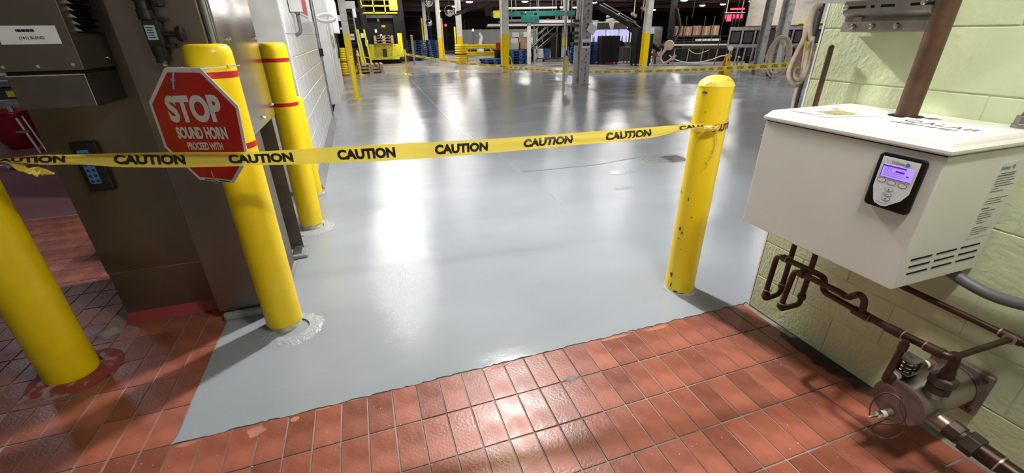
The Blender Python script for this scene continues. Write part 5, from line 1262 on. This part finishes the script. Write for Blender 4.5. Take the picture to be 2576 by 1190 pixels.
MB().cbox((.0, .02, .50), (.08, .10, .05)).build('hook', 'galv', hc)
hp_ = thing('hose_post', 'dark post behind the hanging beige hose beside the doorway wall', 'post', (4.95, 3.95, 0))
MB().tube([(0, 0, 0), (.02, 0, 2.4)], .035, 10).build('post', 'machine_grey', hp_, smooth=True)
MB().box(-.09, -.09, 0, .09, .09, .015).build('foot', 'machine_grey', hp_)
MB().tube([(.0, 0, 1.62), (-.12, -.08, 1.64)], .014, 8).build('peg', 'galv', hp_)
nh = thing('hanging_hose', 'thick beige hose looped over a peg beside the doorway wall', 'hose', (4.82, 3.86, 1.6))
def nhp(*pts): return [Vector(p) - Vector((4.82, 3.86, 1.6)) for p in pts]
MB().tube(smoothpath(nhp((5.00, 3.80, 1.18), (4.80, 3.78, 1.24), (4.70, 3.80, 1.42), (4.76, 3.86, 1.60), (4.85, 3.87, 1.66)), 6), .030, 10).build('upper_bend', 'rope', nh, smooth=True)
MB().tube(smoothpath(nhp((4.72, 3.84, 1.50), (4.64, 3.80, 1.30), (4.50, 3.74, 1.12), (4.44, 3.70, .98), (4.50, 3.66, .88), (4.60, 3.66, .92), (4.65, 3.70, 1.05), (4.66, 3.74, 1.3)), 6), .024, 10).build('loop', 'rope', nh, smooth=True)
MB().tube(smoothpath(nhp((4.70, 3.86, 1.48), (4.66, 3.80, 1.25), (4.55, 3.74, 1.08), (4.50, 3.70, .98), (4.54, 3.66, .93), (4.62, 3.66, .96), (4.68, 3.70, 1.1), (4.70, 3.74, 1.35)), 6), .024, 10).build('loop', 'rope', nh, smooth=True)
MB().tube(smoothpath(nhp((4.66, 3.78, 1.3), (4.62, 3.72, 1.0), (4.56, 3.66, .86), (4.46, 3.58, .74), (4.42, 3.54, .62), (4.41, 3.53, .3), (4.41, 3.53, .03)), 6), .018, 10).build('tail', 'rope', nh, smooth=True)
cf = thing('yellow_cone', 'small yellow cone foot on the floor behind the humidifier', 'cone', (5.66, 4.70, .003))
MB().box(-.13, -.13, 0, .13, .13, .02).build('base', 'yellow', cf, bevel=.01); MB().lathe([(.10, .02), (.05, .10), (.03, .18)], n=16).build('cone', 'yellow', cf, smooth=True)
# ---- far caution tape, letters read through the film from behind
def far_tape(name, label, pts, width, words, mirror, start=.1):
    t = thing(name, label, 'caution tape', pts[0]); O = Vector(pts[0])
    P = smoothpath(pts, 8); vs = []; fs = []; acc = [0]
    for a_, b_ in zip(P[:-1], P[1:]): acc.append(acc[-1] + (b_-a_).length)
    def at(s, v, off):
        i = 0
        while i < len(acc)-2 and acc[i+1] < s: i += 1
        f = (s-acc[i])/max(1e-6, acc[i+1]-acc[i]); p = P[i].lerp(P[i+1], f); d = (P[i+1]-P[i]).normalized()
        n = Vector((d.y, -d.x, 0)).normalized()
        return p + n*off + Vector((0, 0, (v-.5)*width))
    n = len(P)
    for p in P: vs += [p - O - Vector((0, 0, width/2)), p - O, p - O + Vector((0, 0, width/2))]
    for i in range(n-1):
        for k in (0, 1): q = i*3+k; fs.append((q, q+3, q+4, q+1))
    MB().add(vs, fs).build('film', 'tape', t)
    s = start
    while s + .3 < acc[-1]:
        if words:
            g, f_ = text_geo('CAUTION', .03)
            MB().add([at(s + (1-a_ if mirror else a_)*.24, .2+.6*b_, .003) - O for a_, b_ in g], f_).build('lettering', 'ink', t)
        s += .4
    return t
far_tape('caution_tape', 'caution tape sagging from the yellow stanchion to the leaning bar column', [(1.95, 18.6, .75), (3.87, 18.25, .42), (5.86, 17.85, .20)], .085, True, False)
far_tape('caution_tape', 'caution tape running from the column to the hose post with reversed lettering', [(5.9, 17.8, .20), (6.62, 14.1, .24), (7.32, 11.64, .38), (7.60, 9.61, .53), (6.82, 6.76, .79), (6.2, 5.3, .93), (5.0, 3.98, 1.06)], .085, True, True)
far_tape('caution_tape', 'plain yellow tape strung between the two stanchions', [(.12, 19.2, .74), (.9, 18.95, .60), (1.85, 18.64, .76)], .05, False, False)
far_tape('caution_tape', 'strip of caution tape knotted round the hanging hose', [(4.55, 3.70, 1.30), (4.64, 3.72, 1.24), (4.74, 3.74, 1.18), (4.84, 3.76, 1.16)], .07, True, False, .10)
